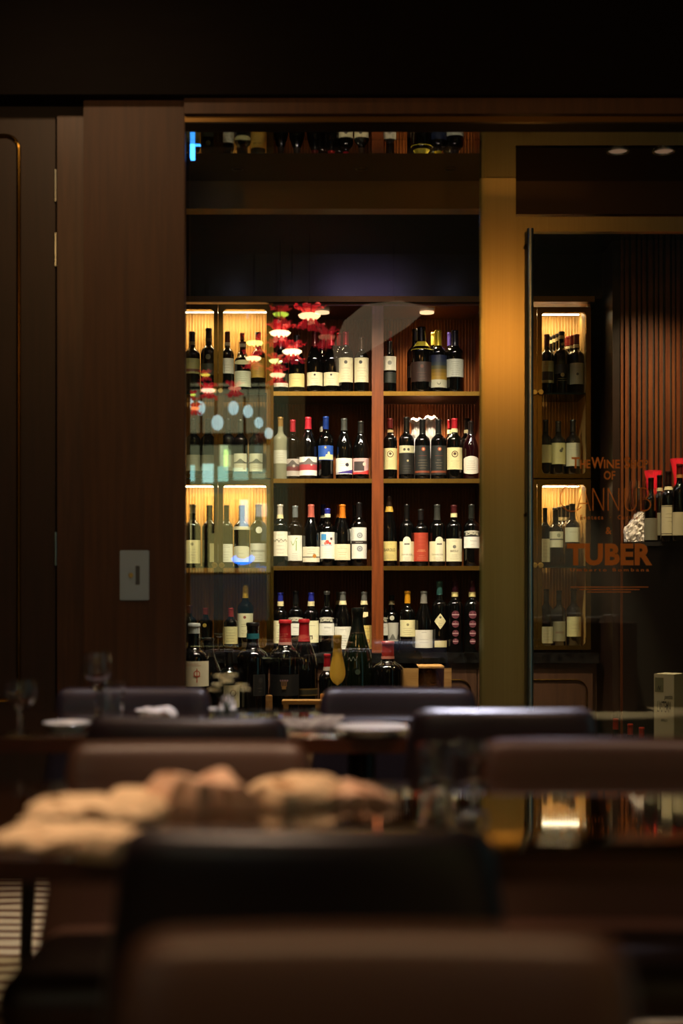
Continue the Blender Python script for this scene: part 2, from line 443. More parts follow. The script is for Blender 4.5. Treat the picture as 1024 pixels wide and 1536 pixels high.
# lettering on the door
GILT = mat('gilt_lettering', 'f09440', .5, .2)
dl = YG - .03 - .006
def door_text(txt, pxc, pyb, hpx, wpx, offset=0, space=1, name='lettering'):
    vs, fs = text_tris(txt, 1, offset, 1, space)
    x0 = min(v[0] for v in vs); x1 = max(v[0] for v in vs); y0 = 0; y1 = .73
    bm = bmesh.new(); nv = []
    for x, y in vs:
        px = pxc + ((x - (x0+x1)/2)/(x1-x0))*wpx; py = pyb - y/y1*hpx
        nv.append(bm.verts.new((X(px, dl), -.0055, Z(py, dl))))
    for f in fs:
        try: bm.faces.new([nv[k] for k in f])
        except ValueError: pass
    return finish(name, bm, GILT, d2, smooth=False)
door_text('T', 863, 702, 17, 12, .02); door_text('HE', 877.5, 702, 13, 15, .02)
door_text('W', 896, 702, 17, 19, .02); door_text('INE', 917.5, 702, 13, 24, .02)
door_text('S', 940.5, 702, 17, 9, .02); door_text('HOP', 959, 702, 13, 26, .02)
door_text('OF', 914, 719, 13, 17, .02)
door_text('Enoteca  ·  Cucina', 913, 779, 6.5, 86, .012, 1.5)
door_text('&', 912.5, 801, 11, 9, .012)
door_text('TUBER', 914, 846, 31, 128, .045, 1.05)
door_text('Umberto Bombana', 914, 857, 5, 118, .012, 1.5)
bm = bmesh.new()
def stroke(pts, w=1.5):
    P2 = [Vector((p[0], p[1])) for p in pts]; prev = None
    for i, p in enumerate(P2):
        t = (P2[min(i+1, len(P2)-1)] - P2[max(i-1, 0)]).normalized(); n = Vector((-t.y, t.x))*w/2
        v = [bm.verts.new((X(q.x, dl), -.0055, Z(q.y, dl))) for q in (p+n, p-n)]
        if prev: bm.faces.new((prev[0], v[0], v[1], prev[1]))
        prev = v
def arc(cx, cy, rx, ry, a0, a1, n=24): return [(cx + rx*math.cos(math.radians(a0 + (a1-a0)*k/n)), cy - ry*math.sin(math.radians(a0 + (a1-a0)*k/n))) for k in range(n+1)]
stroke(arc(858, 747, 18, 20, 50, 320))
stroke([(865, 766), (875, 729), (885, 766)]); stroke([(868.5, 755), (881.5, 755)])
for x in (889, 912): stroke([(x, 766), (x, 732)]); stroke([(x, 732), (x+16, 766)]); stroke([(x+16, 766), (x+16, 732)])
stroke([(937, 732), (937, 752)] + arc(945.5, 754, 8.5, 12, 180, 360, 14) + [(954, 732)])
stroke([(961, 766), (961, 732)]); stroke([(961, 732)] + arc(965, 740, 8, 8, 90, -90, 10) + [(961, 748)]); stroke([(961, 748)] + arc(966, 757, 9.5, 9, 90, -90, 10) + [(961, 766)])
stroke([(982, 766), (982, 732)])
stroke([(855, 880.5), (972, 880.5)], 1.2); stroke([(869, 884.3), (959, 884.3)], 1.2); stroke([(880, 888), (946, 888)], 1.2)
finish('lettering', bm, GILT, d2, smooth=False)
# recessed downlights in the soffit, small blue glow standing in for a screen mirrored there
for px, c in ((928, 'left'), (997, 'right')):
    t = thing('recessed_downlight', ('first' if c == 'left' else 'second') + ' round downlight set in the black soffit, counted from the brass pillar', 'ceiling light', (X(px, 5.48), 5.50, 2.785), group='downlights in the soffit')
    bm = bmesh.new(); tube(bm, [(.04*math.cos(a*PI/12), .04*math.sin(a*PI/12), -.002) for a in range(24)], .005, 6, closed=True); finish('ring', bm, STEEL, t)
    bm = bmesh.new(); lathe(bm, [(0, -.001), (.036, -.001)], 24, cap=False); finish('lens', bm, mat('dim_lens', '807060', .3, emis='c09878', es=.25), t)
sg = thing('blue_sign', 'small glowing blue sign hanging from the soffit beside the pillar', 'sign', (X(280, 5.3), 5.42, 2.785))
bm = bmesh.new(); s_ = 5.42/F
prism(bm, [(0, 0), (6*s_, 0), (6*s_, .03), (0, .03)], Z(237, 5.42) - 2.785, 0)
finish('sign_bar', bm, mat('blue_glow', '4090ff', .4, emis='3c96ff', es=6), sg)
bm = bmesh.new(); prism(bm, [(6*s_, 0), (15*s_, 0), (15*s_, .03), (6*s_, .03)], Z(210, 5.42) - 2.785, 0); finish('sign_flag', bm, MATS['blue_glow'], sg)

# ================================================================== CABINETS
def ring_frame(bm, x0, x1, z0, z1, ml, mr, mt, mb, r, yf, yb, cham=.006, n=6, mi=0):
    ix0, ix1, iz0, iz1 = x0+ml, x1-mr, z0+mb, z1-mt
    inner, outer = [], []
    for cx, cz, a0, oc in ((ix1-r, iz1-r, 0, (x1, z1)), (ix0+r, iz1-r, 90, (x0, z1)), (ix0+r, iz0+r, 180, (x0, z0)), (ix1-r, iz0+r, 270, (x1, z0))):
        for k in range(n + 1):
            a = math.radians(a0 + 90*k/n); p = (cx + r*math.cos(a), cz + r*math.sin(a)); inner.append(p)
            t = k/n*2 - 1      # -1..1 around the corner
            horiz_first = a0 in (90, 270)     # first samples lie under/over the horizontal edge
            s = (cx + r*math.cos(math.radians(a0)), cz + r*math.sin(math.radians(a0)))
            e = (cx + r*math.cos(math.radians(a0+90)), cz + r*math.sin(math.radians(a0+90)))
            so = (s[0], oc[1]) if horiz_first else (oc[0], s[1])
            eo = (oc[0], e[1]) if horiz_first else (e[0], oc[1])
            if t <= 0: q = (so[0] + (oc[0]-so[0])*(t+1), so[1] + (oc[1]-so[1])*(t+1))
            else: q = (oc[0] + (eo[0]-oc[0])*t, oc[1] + (eo[1]-oc[1])*t)
            outer.append(q)
    N = len(inner)
    loops = [[(p[0], yb, p[1]) for p in outer], [(p[0], yf, p[1]) for p in outer], [(p[0], yf, p[1]) for p in inner], [(p[0], yf + cham, p[1]) for p in inner], [(p[0], yb, p[1]) for p in inner]]
    V = [[bm.verts.new(p) for p in L] for L in loops]
    for a, b in zip(V, V[1:] + V[:1]):
        for i in range(N):
            try: bm.faces.new((a[i], a[(i+1) % N], b[(i+1) % N], b[i])).material_index = mi
            except ValueError: pass

def P7(px): return X(px, YS)
def Q7(py): return Z(py, YS)
SHZ = {1: Q7(587), 2: Q7(718), 3: Q7(849), 4: Q7(978.5)}
DEP = .36
def cabinet(px0, px1, py0, py1, doors, label, shelf_py, ib, led_y, led_z, knobs, name='display_cabinet'):
    x0, x1, z1, z0 = P7(px0), P7(px1), Q7(py0), Q7(py1)
    t = thing(name, label, 'cabinet', (0, YS, z0), group='glass fronted wine cabinets')
    H = z1 - z0; bm = bmesh.new(); th = .012
    HU = H + (.030 if py0 < 500 else 0)
    box(bm, x0, x0+th, .022, DEP, 0, HU); box(bm, x1-th, x1, .022, DEP, 0, HU); box(bm, x0, x1, .022, DEP, 0, th); box(bm, x0, x1, .022, DEP, HU-th, HU)
    finish('carcass', bm, mat('oak_carcass', 'b08a50', .5), t, smooth=False)
    bxo('ribbed_back', x0+th, x1-th, DEP-.012, DEP, th, HU-th, RIB_L, t)
    if shelf_py: bxo('glass_shelf', x0+th, x1-th, .05, DEP-.02, Q7(shelf_py) - z0 - .008, Q7(shelf_py) - z0, mat('shelf_glass', '141c18', .05, alpha=.9), t)
    bm = bmesh.new(); box(bm, x0+.03, x1-.02, led_y - YS - .004, led_y - YS + .006, led_z - z0 - .003, led_z - z0 + .003)
    finish('led_strip', bm, mat('led_warm_white', 'ffffff', .5, emis='ffe6c0', es=20), t)
    for i, (a, b) in enumerate(doors):
        dr = link('door', None, t); dr.location = (0, 0, 0)
        bm = bmesh.new(); ring_frame(bm, P7(a)+.001, P7(b)-.001, .002, H-.002, ib[0]*YS/F, ib[1]*YS/F, ib[2]*YS/F, ib[3]*YS/F, .02, -.004, .02, .012)
        finish('frame', bm, BRASSP, dr)
        bxo('glass', P7(a)+.01, P7(b)-.01, .012, .015, .01, H-.01, CGLASS, dr)
    for kx, ky in knobs:
        bm = bmesh.new(); lathe(bm, [(0, -.022), (.011, -.022), (.0135, -.019), (.0135, -.014), (.005, -.012), (.005, 0)], 20, cap=False)
        bmesh.ops.rotate(bm, verts=bm.verts, matrix=__import__('mathutils').Matrix.Rotation(-PI/2, 3, 'X'))
        for v in bm.verts: v.co += Vector((P7(kx), -.004 , Q7(ky) - z0)); 
        for v in bm.verts: v.co.y = -.004 - abs(v.co.y + .004)
        dk = [c for c in t.children if c.name.startswith('door')]
        finish('knob', bm, mat('knob_brass', 'd0b060', .3, 1), dk[0] if len(dk) == 1 or kx < (px0+px1)/2 else dk[1])
    # light of the strip
    L = bpy.data.lights.new('led_light', 'AREA'); L.shape = 'RECTANGLE'; L.size = x1-x0-.06; L.size_y = .01; L.energy = LEDW; L.color = (1, .74, .42)
    lo = bpy.data.objects.new('led_light', L); C.objects.link(lo); lo.location = ((x0+x1)/2, led_y + .0, led_z - .008)
    lo.rotation_euler = (math.radians(20), 0, 0)
    return t
LEDW = 2.3
KU = [(322, 587), (331, 587)]; KL = [(322, 848), (333, 848)]
cabinet(249, 406, 456, 717.5, [(249, 327), (327, 406)], 'upper left wine cabinet with brass framed glass doors and a lit ribbed back', 587, (7, 6, 7, 6), 7.23, Z(468.5, 7.23), KU)
cabinet(249, 406, 718.5, 978, [(249, 327), (327, 406)], 'lower left wine cabinet with brass framed glass doors above the black counter', 849, (7, 6, 8, 6), 7.23, Z(725.5, 7.035), KL)
cabinet(724, 886, 460, 717.5, [(724, 805), (805, 886)], 'upper right wine cabinet behind the glass door with lit ribbed back', 587, (7, 7, 8, 6), 7.23, Z(472, 7.23), [(801, 589), (810, 589)])
cabinet(724, 886, 718.5, 975, [(724, 805), (805, 886)], 'lower right wine cabinet behind the gilt lettering', 849, (7, 7, 8, 6), 7.23, Z(725.5, 7.035), [(801, 848), (810, 848)])
sbox('trim_6', P7(240), P7(890), YS - .03, YS + .1, Q7(454.5), Q7(446), BRASSD, 'bronze cornice over the wine cabinets')
sbox('wall_back', P7(240), P7(905), YS + .02, YS + .4, Q7(446.5), CZ, DARKG, 'dark fascia above the wine cabinets')

# open shelving in the middle
ws = thing('wine_shelving', 'open walnut wine shelving in two bays with brass fronted shelves', 'shelving', (0, YS, SHZ[4]))
z0 = SHZ[4]; H = Q7(455) - z0
for a, b in ((406, 410), (722, 724)):
    bxo('side_panel', P7(a), P7(b), 0, DEP, 0, H, BRASSP if a == 406 else WOODR, ws)
dv = bxo('divider_panel', P7(557.5), P7(575), .0, DEP, 0, H, WOODR, ws)
bxo('ribbed_back', P7(410), P7(722), DEP - .012, DEP, 0, H, RIB_D, ws)
tp = bxo('top_panel', P7(410), P7(722), 0, DEP, H - .012, H, WOODR, ws)
for a, b in ((410, 557.5), (575, 722)):
    for k in (1, 2, 3):
        z = SHZ[k] - z0; s = bxo('shelf', P7(a), P7(b), .006, DEP - .012, z - .018, z, mat('shelf_board', '3a2414', .35), ws)
        bxo('brass_front', P7(a), P7(b), 0, .006, z - .0215, z, BRASS, s)
for px in (483, 640):
    bm = bmesh.new(); lathe(bm, [(0, 0), (.03, 0), (.036, -.004), (.036, .004)], 24, cap=False)
    for v in bm.verts: v.co += Vector((X(px, 7.15), .15, H - .016))
    finish('puck_light', bm, mat('puck_lens', 'ffffff', .4, emis='ffd0a0', es=1.5), tp)

ct = bxo('countertop', P7(240), P7(895), YS - .07, YS + DEP, SHZ[4] - .052, SHZ[4] - .0005, MARBLE, None, .003)
tag(ct, 'long black marble counter under the open shelving and cabinets', 'countertop')
bc = thing('base_cabinets', 'dark walnut base cabinets with rounded brass inlays below the marble counter', 'cabinet', (0, YS - .05, 0))
bxo('carcass', P7(240), P7(893), .02, DEP, 0, SHZ[4] - .054, WOOD, bc)
bdx = [240, 400, 560, 714, 887]
ys = YS - .05
for a, b in zip(bdx, bdx[1:]):
    dd = bxo('cabinet_door', P7(a) + .002, P7(b) - .002, 0, .02, .05, SHZ[4] - .075, WOOD, bc, .002)
    bm = bmesh.new(); s = ys/F
    tube(bm, rrect(P7(a) + 5*s, P7(b) - 10*s, .09, Z(1020, ys), .055, -.002), .0045, 8, closed=True); finish('brass_inlay', bm, BRASSP, dd)
# right hand walls of the wine room
ysl = 6.75
sbox('wall_right', X(893, 7.2), X(930, ysl) + .0, ysl + .0, 7.62, 0, CZ, mat('dark_walnut_wall', '24140c', .35, noise=('1c0f09', (30, 30, 2), 2)), 'dark timber return beside the slatted wall')
bm = bmesh.new(); box(bm, X(930, ysl), 3.3, ysl + .012, ysl + .06, 0, CZ, 1)
k = 0; xx = X(930, ysl)
while xx < 3.2:
    w = .0125 + .004*((k*7) % 3); box(bm, xx, xx + w, ysl - .012, ysl + .02, 0, CZ, 0); xx += w + .0085 + .002*((k*5) % 3); k += 1
struct(finish('wall_right', bm, [SLAT, SLATB], None, smooth=False), 'vertical slatted timber wall of the wine room')

# ================================================================== BOTTLES ON SHELVES
def B(row, px, top, w, desc, kind='bx', cap=None, collar=None, L=(), y=7.08, glass=None, base=None, group=None, name='wine_bottle', wax=False, htop=None):
    zb = SHZ[row] if base is None else base
    h = Z(top, y) - zb; r = w/2*y/F; yf = y - r
    z = lambda py: Z(py, yf) - zb
    u = lambda p: p*yf/F
    def deco(lb, hh):
        U = r*1.28
        for e in L:
            k = e[0]
            if k == 'r':
                a, b = (e[4], e[5]) if len(e) > 4 else (-1, 1); lb.strip(a*U, b*U, z(e[2]), z(e[1]), e[3], n=14)
            elif k == 't': lb.text(e[1], u(e[6] if len(e) > 6 else 0), z(e[2]), u(e[3]), e[4], fit=u(e[5]), offset=.01)
            elif k == 'a': lb.text(e[1], 0, z(e[2]), u(e[3]), e[4], fit=u(e[5]), offset=.02, arch=u(2))
            elif k == 'l': lb.lines(-r*.75, r*.75, z(e[2]), z(e[1]), e[3], *(e[4:5]))
            elif k == 'd': lb.disc(u(e[1]), z(e[2]), u(e[3]), e[4])
            elif k == 'f': e[1](lb, z, u, r, U)
    cp = None
    if cap: cp = (cap[0], 1 - z_at(cap[1], y, zb)/h)
    co = None
    if collar: co = (collar[0], z_at(collar[2], y, zb)/h, z_at(collar[1], y, zb)/h)
    g = group or {1: 'bottles on the top shelf', 2: 'bottles on the second shelf', 3: 'bottles on the third shelf', 4: 'bottles on the marble counter'}[row]
    return bottle(desc, X(px, y), y, zb, h, r, kind, glass, cp, co, deco if L else None, g, name, wax)
def z_at(py, y, zb): return Z(py, y) - zb

CR, WH, GY = 'e6dcb8', 'ebe6dc', 'b8b8a8'
def emblem(x, y, r, c='4a4238'): return [('d', x, y, r, c), ('d', x, y, r*.6, CR), ('d', x, y, r*.35, c)]
# --- row 1, first bay
B(1, 421, 506, 23, 'dark bottle at the left end of the top shelf beside the glass cabinet', 'bg', ('2a2020', 525), L=[('r', 574, 580, 'c9c2b0')])
B(1, 445, 503, 24, 'sloping dark bottle with a small yellow cream label on the top shelf', 'bg', ('3c3230', 524), L=[('r', 560, 580, 'e2d08c'), ('l', 565, 575, 2)])
B(1, 472, 498, 24, 'burgundy bottle with a white label, left of the red capped twin on the top shelf', 'bg', ('6a1a1a', 520), L=[('r', 558, 578, CR), ('d', 0, 562, 1.6, '333333'), ('l', 566, 576, 3)])
B(1, 497, 497, 24, 'burgundy bottle with a bright red capsule and white label on the top shelf', 'bg', ('d02830', 519), L=[('r', 558, 578, CR), ('d', 0, 562, 1.6, '333333'), ('l', 566, 576, 3)])
B(1, 518.5, 498, 22, 'red capped bottle with a tall cream label, left of its twin by the timber divider', 'bx', ('d0203c', 518), L=[('r', 536, 573, CR), ('d', 0, 543, 2.6, '3a3a38'), ('l', 550, 570, 5)])
B(1, 542, 506, 22, 'bottle with a tall cream label and crest next to the timber divider', 'bx', ('5a4436', 524), L=[('r', 536, 573, CR), ('d', -1.5, 543, 2.6, '3a3a38'), ('l', 550, 570, 5)])
B(1, 483, 503, 22, 'half hidden dark bottle between two burgundy bottles at the back of the top shelf', 'bx', ('7a2020', 522), y=7.18)
B(1, 509, 500, 21, 'half hidden red capped bottle behind the white labels on the top shelf', 'bx', ('c82030', 519), y=7.18)
# row 1, second bay
B(1, 584, 512, 20, 'slim dark bottle with a grey white label standing alone right of the divider', 'bx', ('1c1414', 530), L=[('r', 534, 555, 'd6d0bc'), ('d', 0, 544, 3.2, '8c8a80'), ('r', 558, 574, '20241f'), ('l', 560, 572, 3, '4a4c44')])
B(1, 585, 497, 13, 'thin red capped bottle standing behind the slim grey labelled one', 'bx', ('c83020', 514), y=7.22)
B(1, 632, 491, 32, 'large dark magnum with a dark brown label on the top shelf of the right bay', 'bx', ('0e0c0c', 512), collar=('c8b838', 513, 526), L=[('r', 542, 572, '2e1a14'), ('d', 0, 549, 2.6, '5a2c20'), ('l', 556, 570, 3, '6a4034')])
B(1, 623, 494, 26, 'dark bottle half hidden behind the large magnum on the top shelf', 'bx', ('101010', 512), L=[('r', 548, 566, '241612'), ('f', lambda b, z, u, r, U: [b.strip(u(-8+i*2.2), u(-7.2+i*2.2), z(566), z(546), 'b8a080') for i in range(4)])], y=7.17)
def grad(b, z, u, r, U):
    cs = ['121c3c', '16213c', '232c36', '453f22', '6b5417', '7e6018', '8a6c20']
    for i, c in enumerate(cs): b.strip(-U, U, z(532+(i+1)*5.3), z(532+i*5.3), c, .0002)
B(1, 657, 496, 26, 'bottle with a dark blue to yellow label and yellow capsule on the top shelf', 'bx', ('e0c430', 519), L=[('f', grad), ('r', 569, 581, 'a8a692'), ('f', lambda b, z, u, r, U: [b.disc(0, z(574), u(3), '6d6b5a'), b.disc(0, z(573), u(2.4), 'a8a692')])])
B(1, 650, 499, 20, 'yellow capped bottle hidden behind the blue and yellow one', 'bx', ('f0e070', 518), y=7.18)
B(1, 682, 496, 26, 'bottle with a pale grey printed label at the right of the top shelf', 'bx', ('221e2e', 520), L=[('r', 538, 565, 'b4b6ac'), ('l', 541, 563, 7, '6c6e68')])
B(1, 675, 499, 22, 'purple capped bottle behind the pale grey label at the right of the top shelf', 'bx', ('5548a8', 519), L=[('r', 541, 567, 'f0eee6')], y=7.18)
# --- row 2, first bay
B(2, 420.5, 626, 22, 'clear glass bottle with a grey label at the left end of the second shelf', 'bx', ('8c6c38', 640), L=[('r', 675, 695, 'a8a898'), ('l', 678, 692, 4, '74746a')], glass=G_CLEAR)
def mount(sky, m1, base, y0, y1, pk):
    def f(b, z, u, r, U):
        b.strip(-U, U, z(y1), z(y0), sky)
        b.strip(-U, U, z(y0+12), lambda q: z(y0+8) + u(6)*math.exp(-((q-u(pk))/u(4.5))**2), m1, n=20)
        b.strip(-U, U, z(y1-8), z(y0+11), base)
    return ('f', f)
B(2, 439, 630, 21, 'bottle with a dark red capsule and grey mountain label on the second shelf', 'bx', ('b02a38', 648), L=[mount('9c948c', '4c4644', '5a2628', 688, 714, 0), ('d', 2, 699, 2, 'a0988c')])
B(2, 462, 626, 27, 'burgundy bottle with a red capsule and a white, grey and red striped label', 'bg', ('d03040', 644), L=[mount('e6e0d8', '6a6464', 'a83840', 685, 713, 1), ('d', 5, 697, 1.5, 'b8b0a8')])
def castle(b, z, u, r, U):
    b.strip(-U, U, z(690), z(668), '2450a8'); b.strip(-U*.8, U*.9, z(689), lambda q: z(685) + u(3.5)*(q > 0) + u(4)*(u(3) < q < u(6)), 'e6dc9c', n=24); b.disc(0, z(671), u(1.6), 'c0a060')
B(2, 488.5, 625, 23, 'bottle with a blue capsule and a blue label with a cream castle', 'bx', ('1c3a88', 644), L=[('f', castle)])
B(2, 483, 632, 18, 'silver capped bottle half hidden behind the blue castle label', 'bx', ('a8a090', 648), y=7.18)
def arcl(b, z, u, r, U):
    b.strip(-U, U, z(711), z(687), WH); b.strip(-U, U, z(710), lambda q: z(709.5) + u(6)*max(0, q/U*.5+.45), '40348c', n=16); b.disc(u(5), z(697), u(2.8), '2a2630'); b.lines(-u(8), u(4), z(700), z(690), 3)
B(2, 516, 628, 25, 'burgundy bottle with a white label crossed by a purple curve', 'bg', ('4a4c48', 646), L=[('f', arcl)])
def pinkl(b, z, u, r, U):
    b.strip(-U, U, z(711), z(687), 'c8a0a0'); b.strip(-U*.8, U*.3, z(706), z(692), '3a3030'); b.disc(u(5), z(696), u(2.8), 'd8c0b0'); b.strip(-U, U, z(711), lambda q: z(708) + u(4)*max(0, q/U), 'd83838', n=12)
B(2, 541, 632, 24, 'burgundy bottle with a pink, grey and scarlet label beside the timber divider', 'bg', ('262624', 650), L=[('f', pinkl)])
# row 2, second bay
crest = [('d', 0, 681, 5, '5a3c24'), ('d', 0, 681, 3.6, 'dccf9c'), ('d', 0, 680.5, 2.2, '4a3422')]
B(2, 585, 628, 21, 'dark red capped bottle with a cream crested label next to the divider', 'bx', ('5c1a18', 643), ('a89060', 645, 649), [('r', 672, 704, 'c9bc88')] + crest + [('l', 690, 702, 4)])
B(2, 609.5, 626, 23, 'bottle with a narrow cream strip above a black label on the second shelf', 'bx', ('14120f', 648), L=[('r', 668, 679, 'b8b290'), ('d', -4, 674, 2, '3a3830'), ('d', 2, 674, 2, '3a3830'), ('r', 679, 711, '14120f'), ('d', 1, 691, 1.6, 'a89870'), ('l', 697, 708, 3, '5a5244')])
for p, nm in ((633.5, 'left'), (657.5, 'right')):
    B(2, p, 629, 23, nm + ' of two black labelled bottles with a small red seal before the white tissue', 'bx', ('1a1c1c', 651), L=[('r', 668, 712, '1c1e1d'), ('d', 1, 673.5, 2.8, 'a85030'), ('d', 1, 673.5, 1.2, 'd8b090'), ('l', 682, 685, 1, '8c3a22'), ('l', 688, 704, 4, '9a8a70'), ('r', 706, 709, '7a3a22')])
B(2, 681.5, 628, 23, 'red capped bottle with a cream crested label on the right of the second shelf', 'bx', ('c02430', 643), ('d6cc9c', 643, 649), [('r', 671, 704, 'dccf9c')] + crest + [('l', 690, 702, 4)])
B(2, 675, 630, 20, 'red capped bottle peeping out behind the cream crested label', 'bx', ('a02028', 643), ('d6cc9c', 645, 651), y=7.19)
B(2, 706, 632, 23, 'dark bottle with an arched white label at the right end of the second shelf', 'bg', ('1c1414', 652), L=[('f', lambda b, z, u, r, U: b.strip(-U*.95, U*.95, lambda q: z(708) - u(3)*(1-(q/U)**2), lambda q: z(688) + u(4)*(1-(q/U)**2), 'd6cfc2', n=16)), ('l', 690, 706, 5)], glass=G_RED)
B(2, 700, 628, 20, 'banded bottle behind the arched white label at the end of the second shelf', 'bx', ('1a1414', 644), ('b8ac84', 645, 650), y=7.19)
# wrapped bottles behind row 2
def wrapped(px, top, w, row, desc, m, y=7.2, bot=None):
    zb = SHZ[row]; h = Z(top, y) - zb; r = w/2*y/F
    t = thing('wrapped_bottle', desc, 'bottle', (X(px, y), y, zb), 0, 'bottles wrapped in tissue')
    bm = bmesh.new(); pr = [(r*.9, 0), (r, .01), (r, h*.55), (r*.9, h*.66), (r*.7, h*.75), (r*.55, h*.85), (r*.62, h*.93), (r*.5, h*.97), (r*.85, h*1.0), (r*.6, h*1.04), (0, h*1.0)]
    lathe(bm, pr, 36, cap=False)
    for v in bm.verts:
        a = math.atan2(v.co.y, v.co.x); k = 1 + .09*math.sin(a*9 + v.co.z*30) + random.uniform(-.05, .05); v.co.x *= k; v.co.y *= k; v.co.z += .006*math.sin(a*5)
    finish('tissue_wrap', bm, m, t)
    bm = bmesh.new(); lathe(bm, [(rr*.8, zz*.93) for rr, zz in smooth_prof(profile('bx', h, r))], 20); finish('glass_body', bm, G_BLACK, t)
wrapped(624, 632, 24, 2, 'bottle wrapped in crinkled white tissue behind the strip labelled bottle', TISSUE)
wrapped(646, 629, 25, 2, 'brightly lit bottle wrapped in white tissue between the two black labelled bottles', TISSUE)
# --- row 3, first bay
B(3, 420, 757, 23, 'pale foil capped bottle with cream label at the left end of the third shelf', 'bx', ('c0b8a8', 773), ('dccf9c', 772, 778), [('r', 797, 834, 'ddd8c4'), ('l', 800, 832, 6), ('f', lambda b, z, u, r, U: b.strip(-U*.8, U*.8, lambda q: z(811) + u(1.4)*math.sin(q*300), lambda q: z(810) + u(1.4)*math.sin(q*300), '4a4a44', n=30))])
def squig(b, z, u, r, U):
    b.strip(-U, U, z(841), z(803), 'e0dfd2')
    for k in range(14):
        t = k/13; b.strip(u(-6+t*9), u(-5+t*9), z(813+5*math.sin(t*5)), z(811.4+5*math.sin(t*5)), '8ca868', .0004, 2)
    b.strip(u(1.5), u(3), z(826), z(811), '8ca868'); b.lines(-r*.6, r*.6, z(840), z(829), 4)
B(3, 442.5, 759, 22, 'bottle with a white label marked by a green squiggle on the third shelf', 'bx', ('70787a', 776), L=[('f', squig)])
def starl(b, z, u, r, U):
    b.strip(-U, U, z(843), z(820), 'e4dcc4'); b.strip(-U, U, z(836.2), z(834.8), '3a3028'); b.disc(u(5), z(834), u(3), 'c08030'); b.lines(-r*.6, r*.6, z(832), z(822), 3)
B(3, 466.5, 757, 26, 'burgundy bottle with a pink capsule and a cream label with a small orange star', 'bg', ('c86858', 776), L=[('f', starl)])
def art(b, z, u, r, U):
    b.strip(-U, U, z(838), z(798), 'e8e6de'); b.strip(-U*.75, -U*.1, z(810), z(801), '4a9ad8'); b.disc(u(0), z(813), u(3), 'd84a40'); b.disc(u(-3), z(815), u(2), 'e07868'); b.disc(u(4), z(815), u(1.8), 'c83a34'); b.disc(u(6), z(808), u(2), '5a4a50'); b.strip(-U*.7, U*.6, z(818.5), z(817), 'a8c4d8'); b.lines(-r*.6, r*.6, z(836), z(822), 4, 'b8b4aa')
B(3, 491, 763, 22, 'bottle with a blue capsule and a white label painted with blue and red', 'bx', ('3038a0', 771), ('e0dab8', 771, 776), [('f', art)])
B(3, 484.5, 757, 19, 'blue capped bottle directly behind the blue and red painted label', 'bx', ('28309c', 772), ('e0dab8', 773, 777), y=7.18)
B(3, 513.5, 757, 24, 'burgundy bottle with an orange capsule and square cream label', 'bg', ('e08024', 777), L=[('r', 816, 840, 'e6dab8'), ('l', 819, 824, 2), ('l', 827, 833, 2, '8c7a50'), ('l', 835, 839, 2)], )
B(3, 508, 757, 20, 'second orange capped bottle half hidden behind the square cream label', 'bg', ('d87820', 776), y=7.17)
def circ(b, z, u, r, U):
    b.strip(-U, U, z(811), z(791), 'dcdad2'); b.strip(-U, U, z(816), z(811), '2c2424'); b.strip(-U, U, z(838), z(816), 'dcdad2')
    for yy in (803, 823): b.disc(u(1), z(yy), u(4.4), '8c9094'); b.disc(u(1), z(yy), u(2.4), 'b4b8ba'); b.disc(u(1), z(yy), u(1), '6c7074')
    b.lines(-u(7), u(7), z(814.5), z(812.5), 1, 'e0d8cc')
B(3, 538.5, 754, 23, 'bottle with a white label cut by a dark band and two grey roundels', 'bx', ('141214', 776), L=[('f', circ), ('d', 0, 768, .1, 'e0ddd4')])
B(3, 532, 758, 18, 'bottle with a white label half hidden behind the twin grey roundels', 'bx', ('141214', 776), L=[('r', 793, 815, 'd8d6cc')], y=7.18)
# row 3, second bay
B(3, 583.5, 744, 23, 'dark sparkling wine bottle with a yellow cream label next to the divider', 'ch', ('2c1c14', 762), ('c09838', 760, 768), [('r', 812, 841, 'd8c47c'), ('l', 814, 818, 1), ('t', 'BAROLO', 827, 4.6, '3c3020', 18), ('l', 830, 839, 4)])
def archl(cx):
    def f(b, z, u, r, U):
        b.strip(-U, U, z(842), z(812), 'd8cfa8'); b.strip(u(cx-6), u(cx+6), z(842), lambda q: z(811) + math.sqrt(max(0, u(6)**2 - (q-u(cx))**2)), 'e6dec6', n=16)
        b.strip(u(cx-4), u(cx+4), lambda q: z(817) - abs(q-u(cx))*0 + 0, lambda q: z(816) + abs(math.sin((q-u(cx))*500))*u(1.6), '4c4c4a', n=14)
        b.text('GRANBUSSIA', 0, z(833), u(2.6), '4a4238', fit=u(18)); b.lines(-r*.7, r*.7, z(841), z(835), 3)
    return ('f', f)
B(3, 610, 757, 22, 'bottle with an arched white panel over a cream label, left of the red label', 'bx', ('100e0e', 778), L=[archl(0)])
B(3, 631, 764, 22, 'bottle with a solid red label and clear wrapping over its neck', 'bx', ('1c1818', 780), L=[('r', 799, 842, 'a83a24'), ('l', 824, 828, 2, 'e8c890'), ('l', 803, 820, 3, 'c86848'), ('l', 832, 840, 3, 'd89070')])
B(3, 655.5, 757, 24, 'bottle with an arched cream label and crinkled foil neck on the third shelf', 'bx', ('3c3c38', 780), L=[archl(3)])
B(3, 680.5, 758, 24, 'dark red capped bottle with a broad cream label and small crest on the third shelf', 'bx', ('4c1a1c', 771), ('d8cc98', 770, 776), [('r', 808, 842, 'dcd4b4'), ('l', 810, 813, 1), ('d', 0, 820, 2.6, '6a6a62'), ('t', 'BAROLO', 828, 3.2, '3c3a34', 12), ('l', 831, 840, 3)])
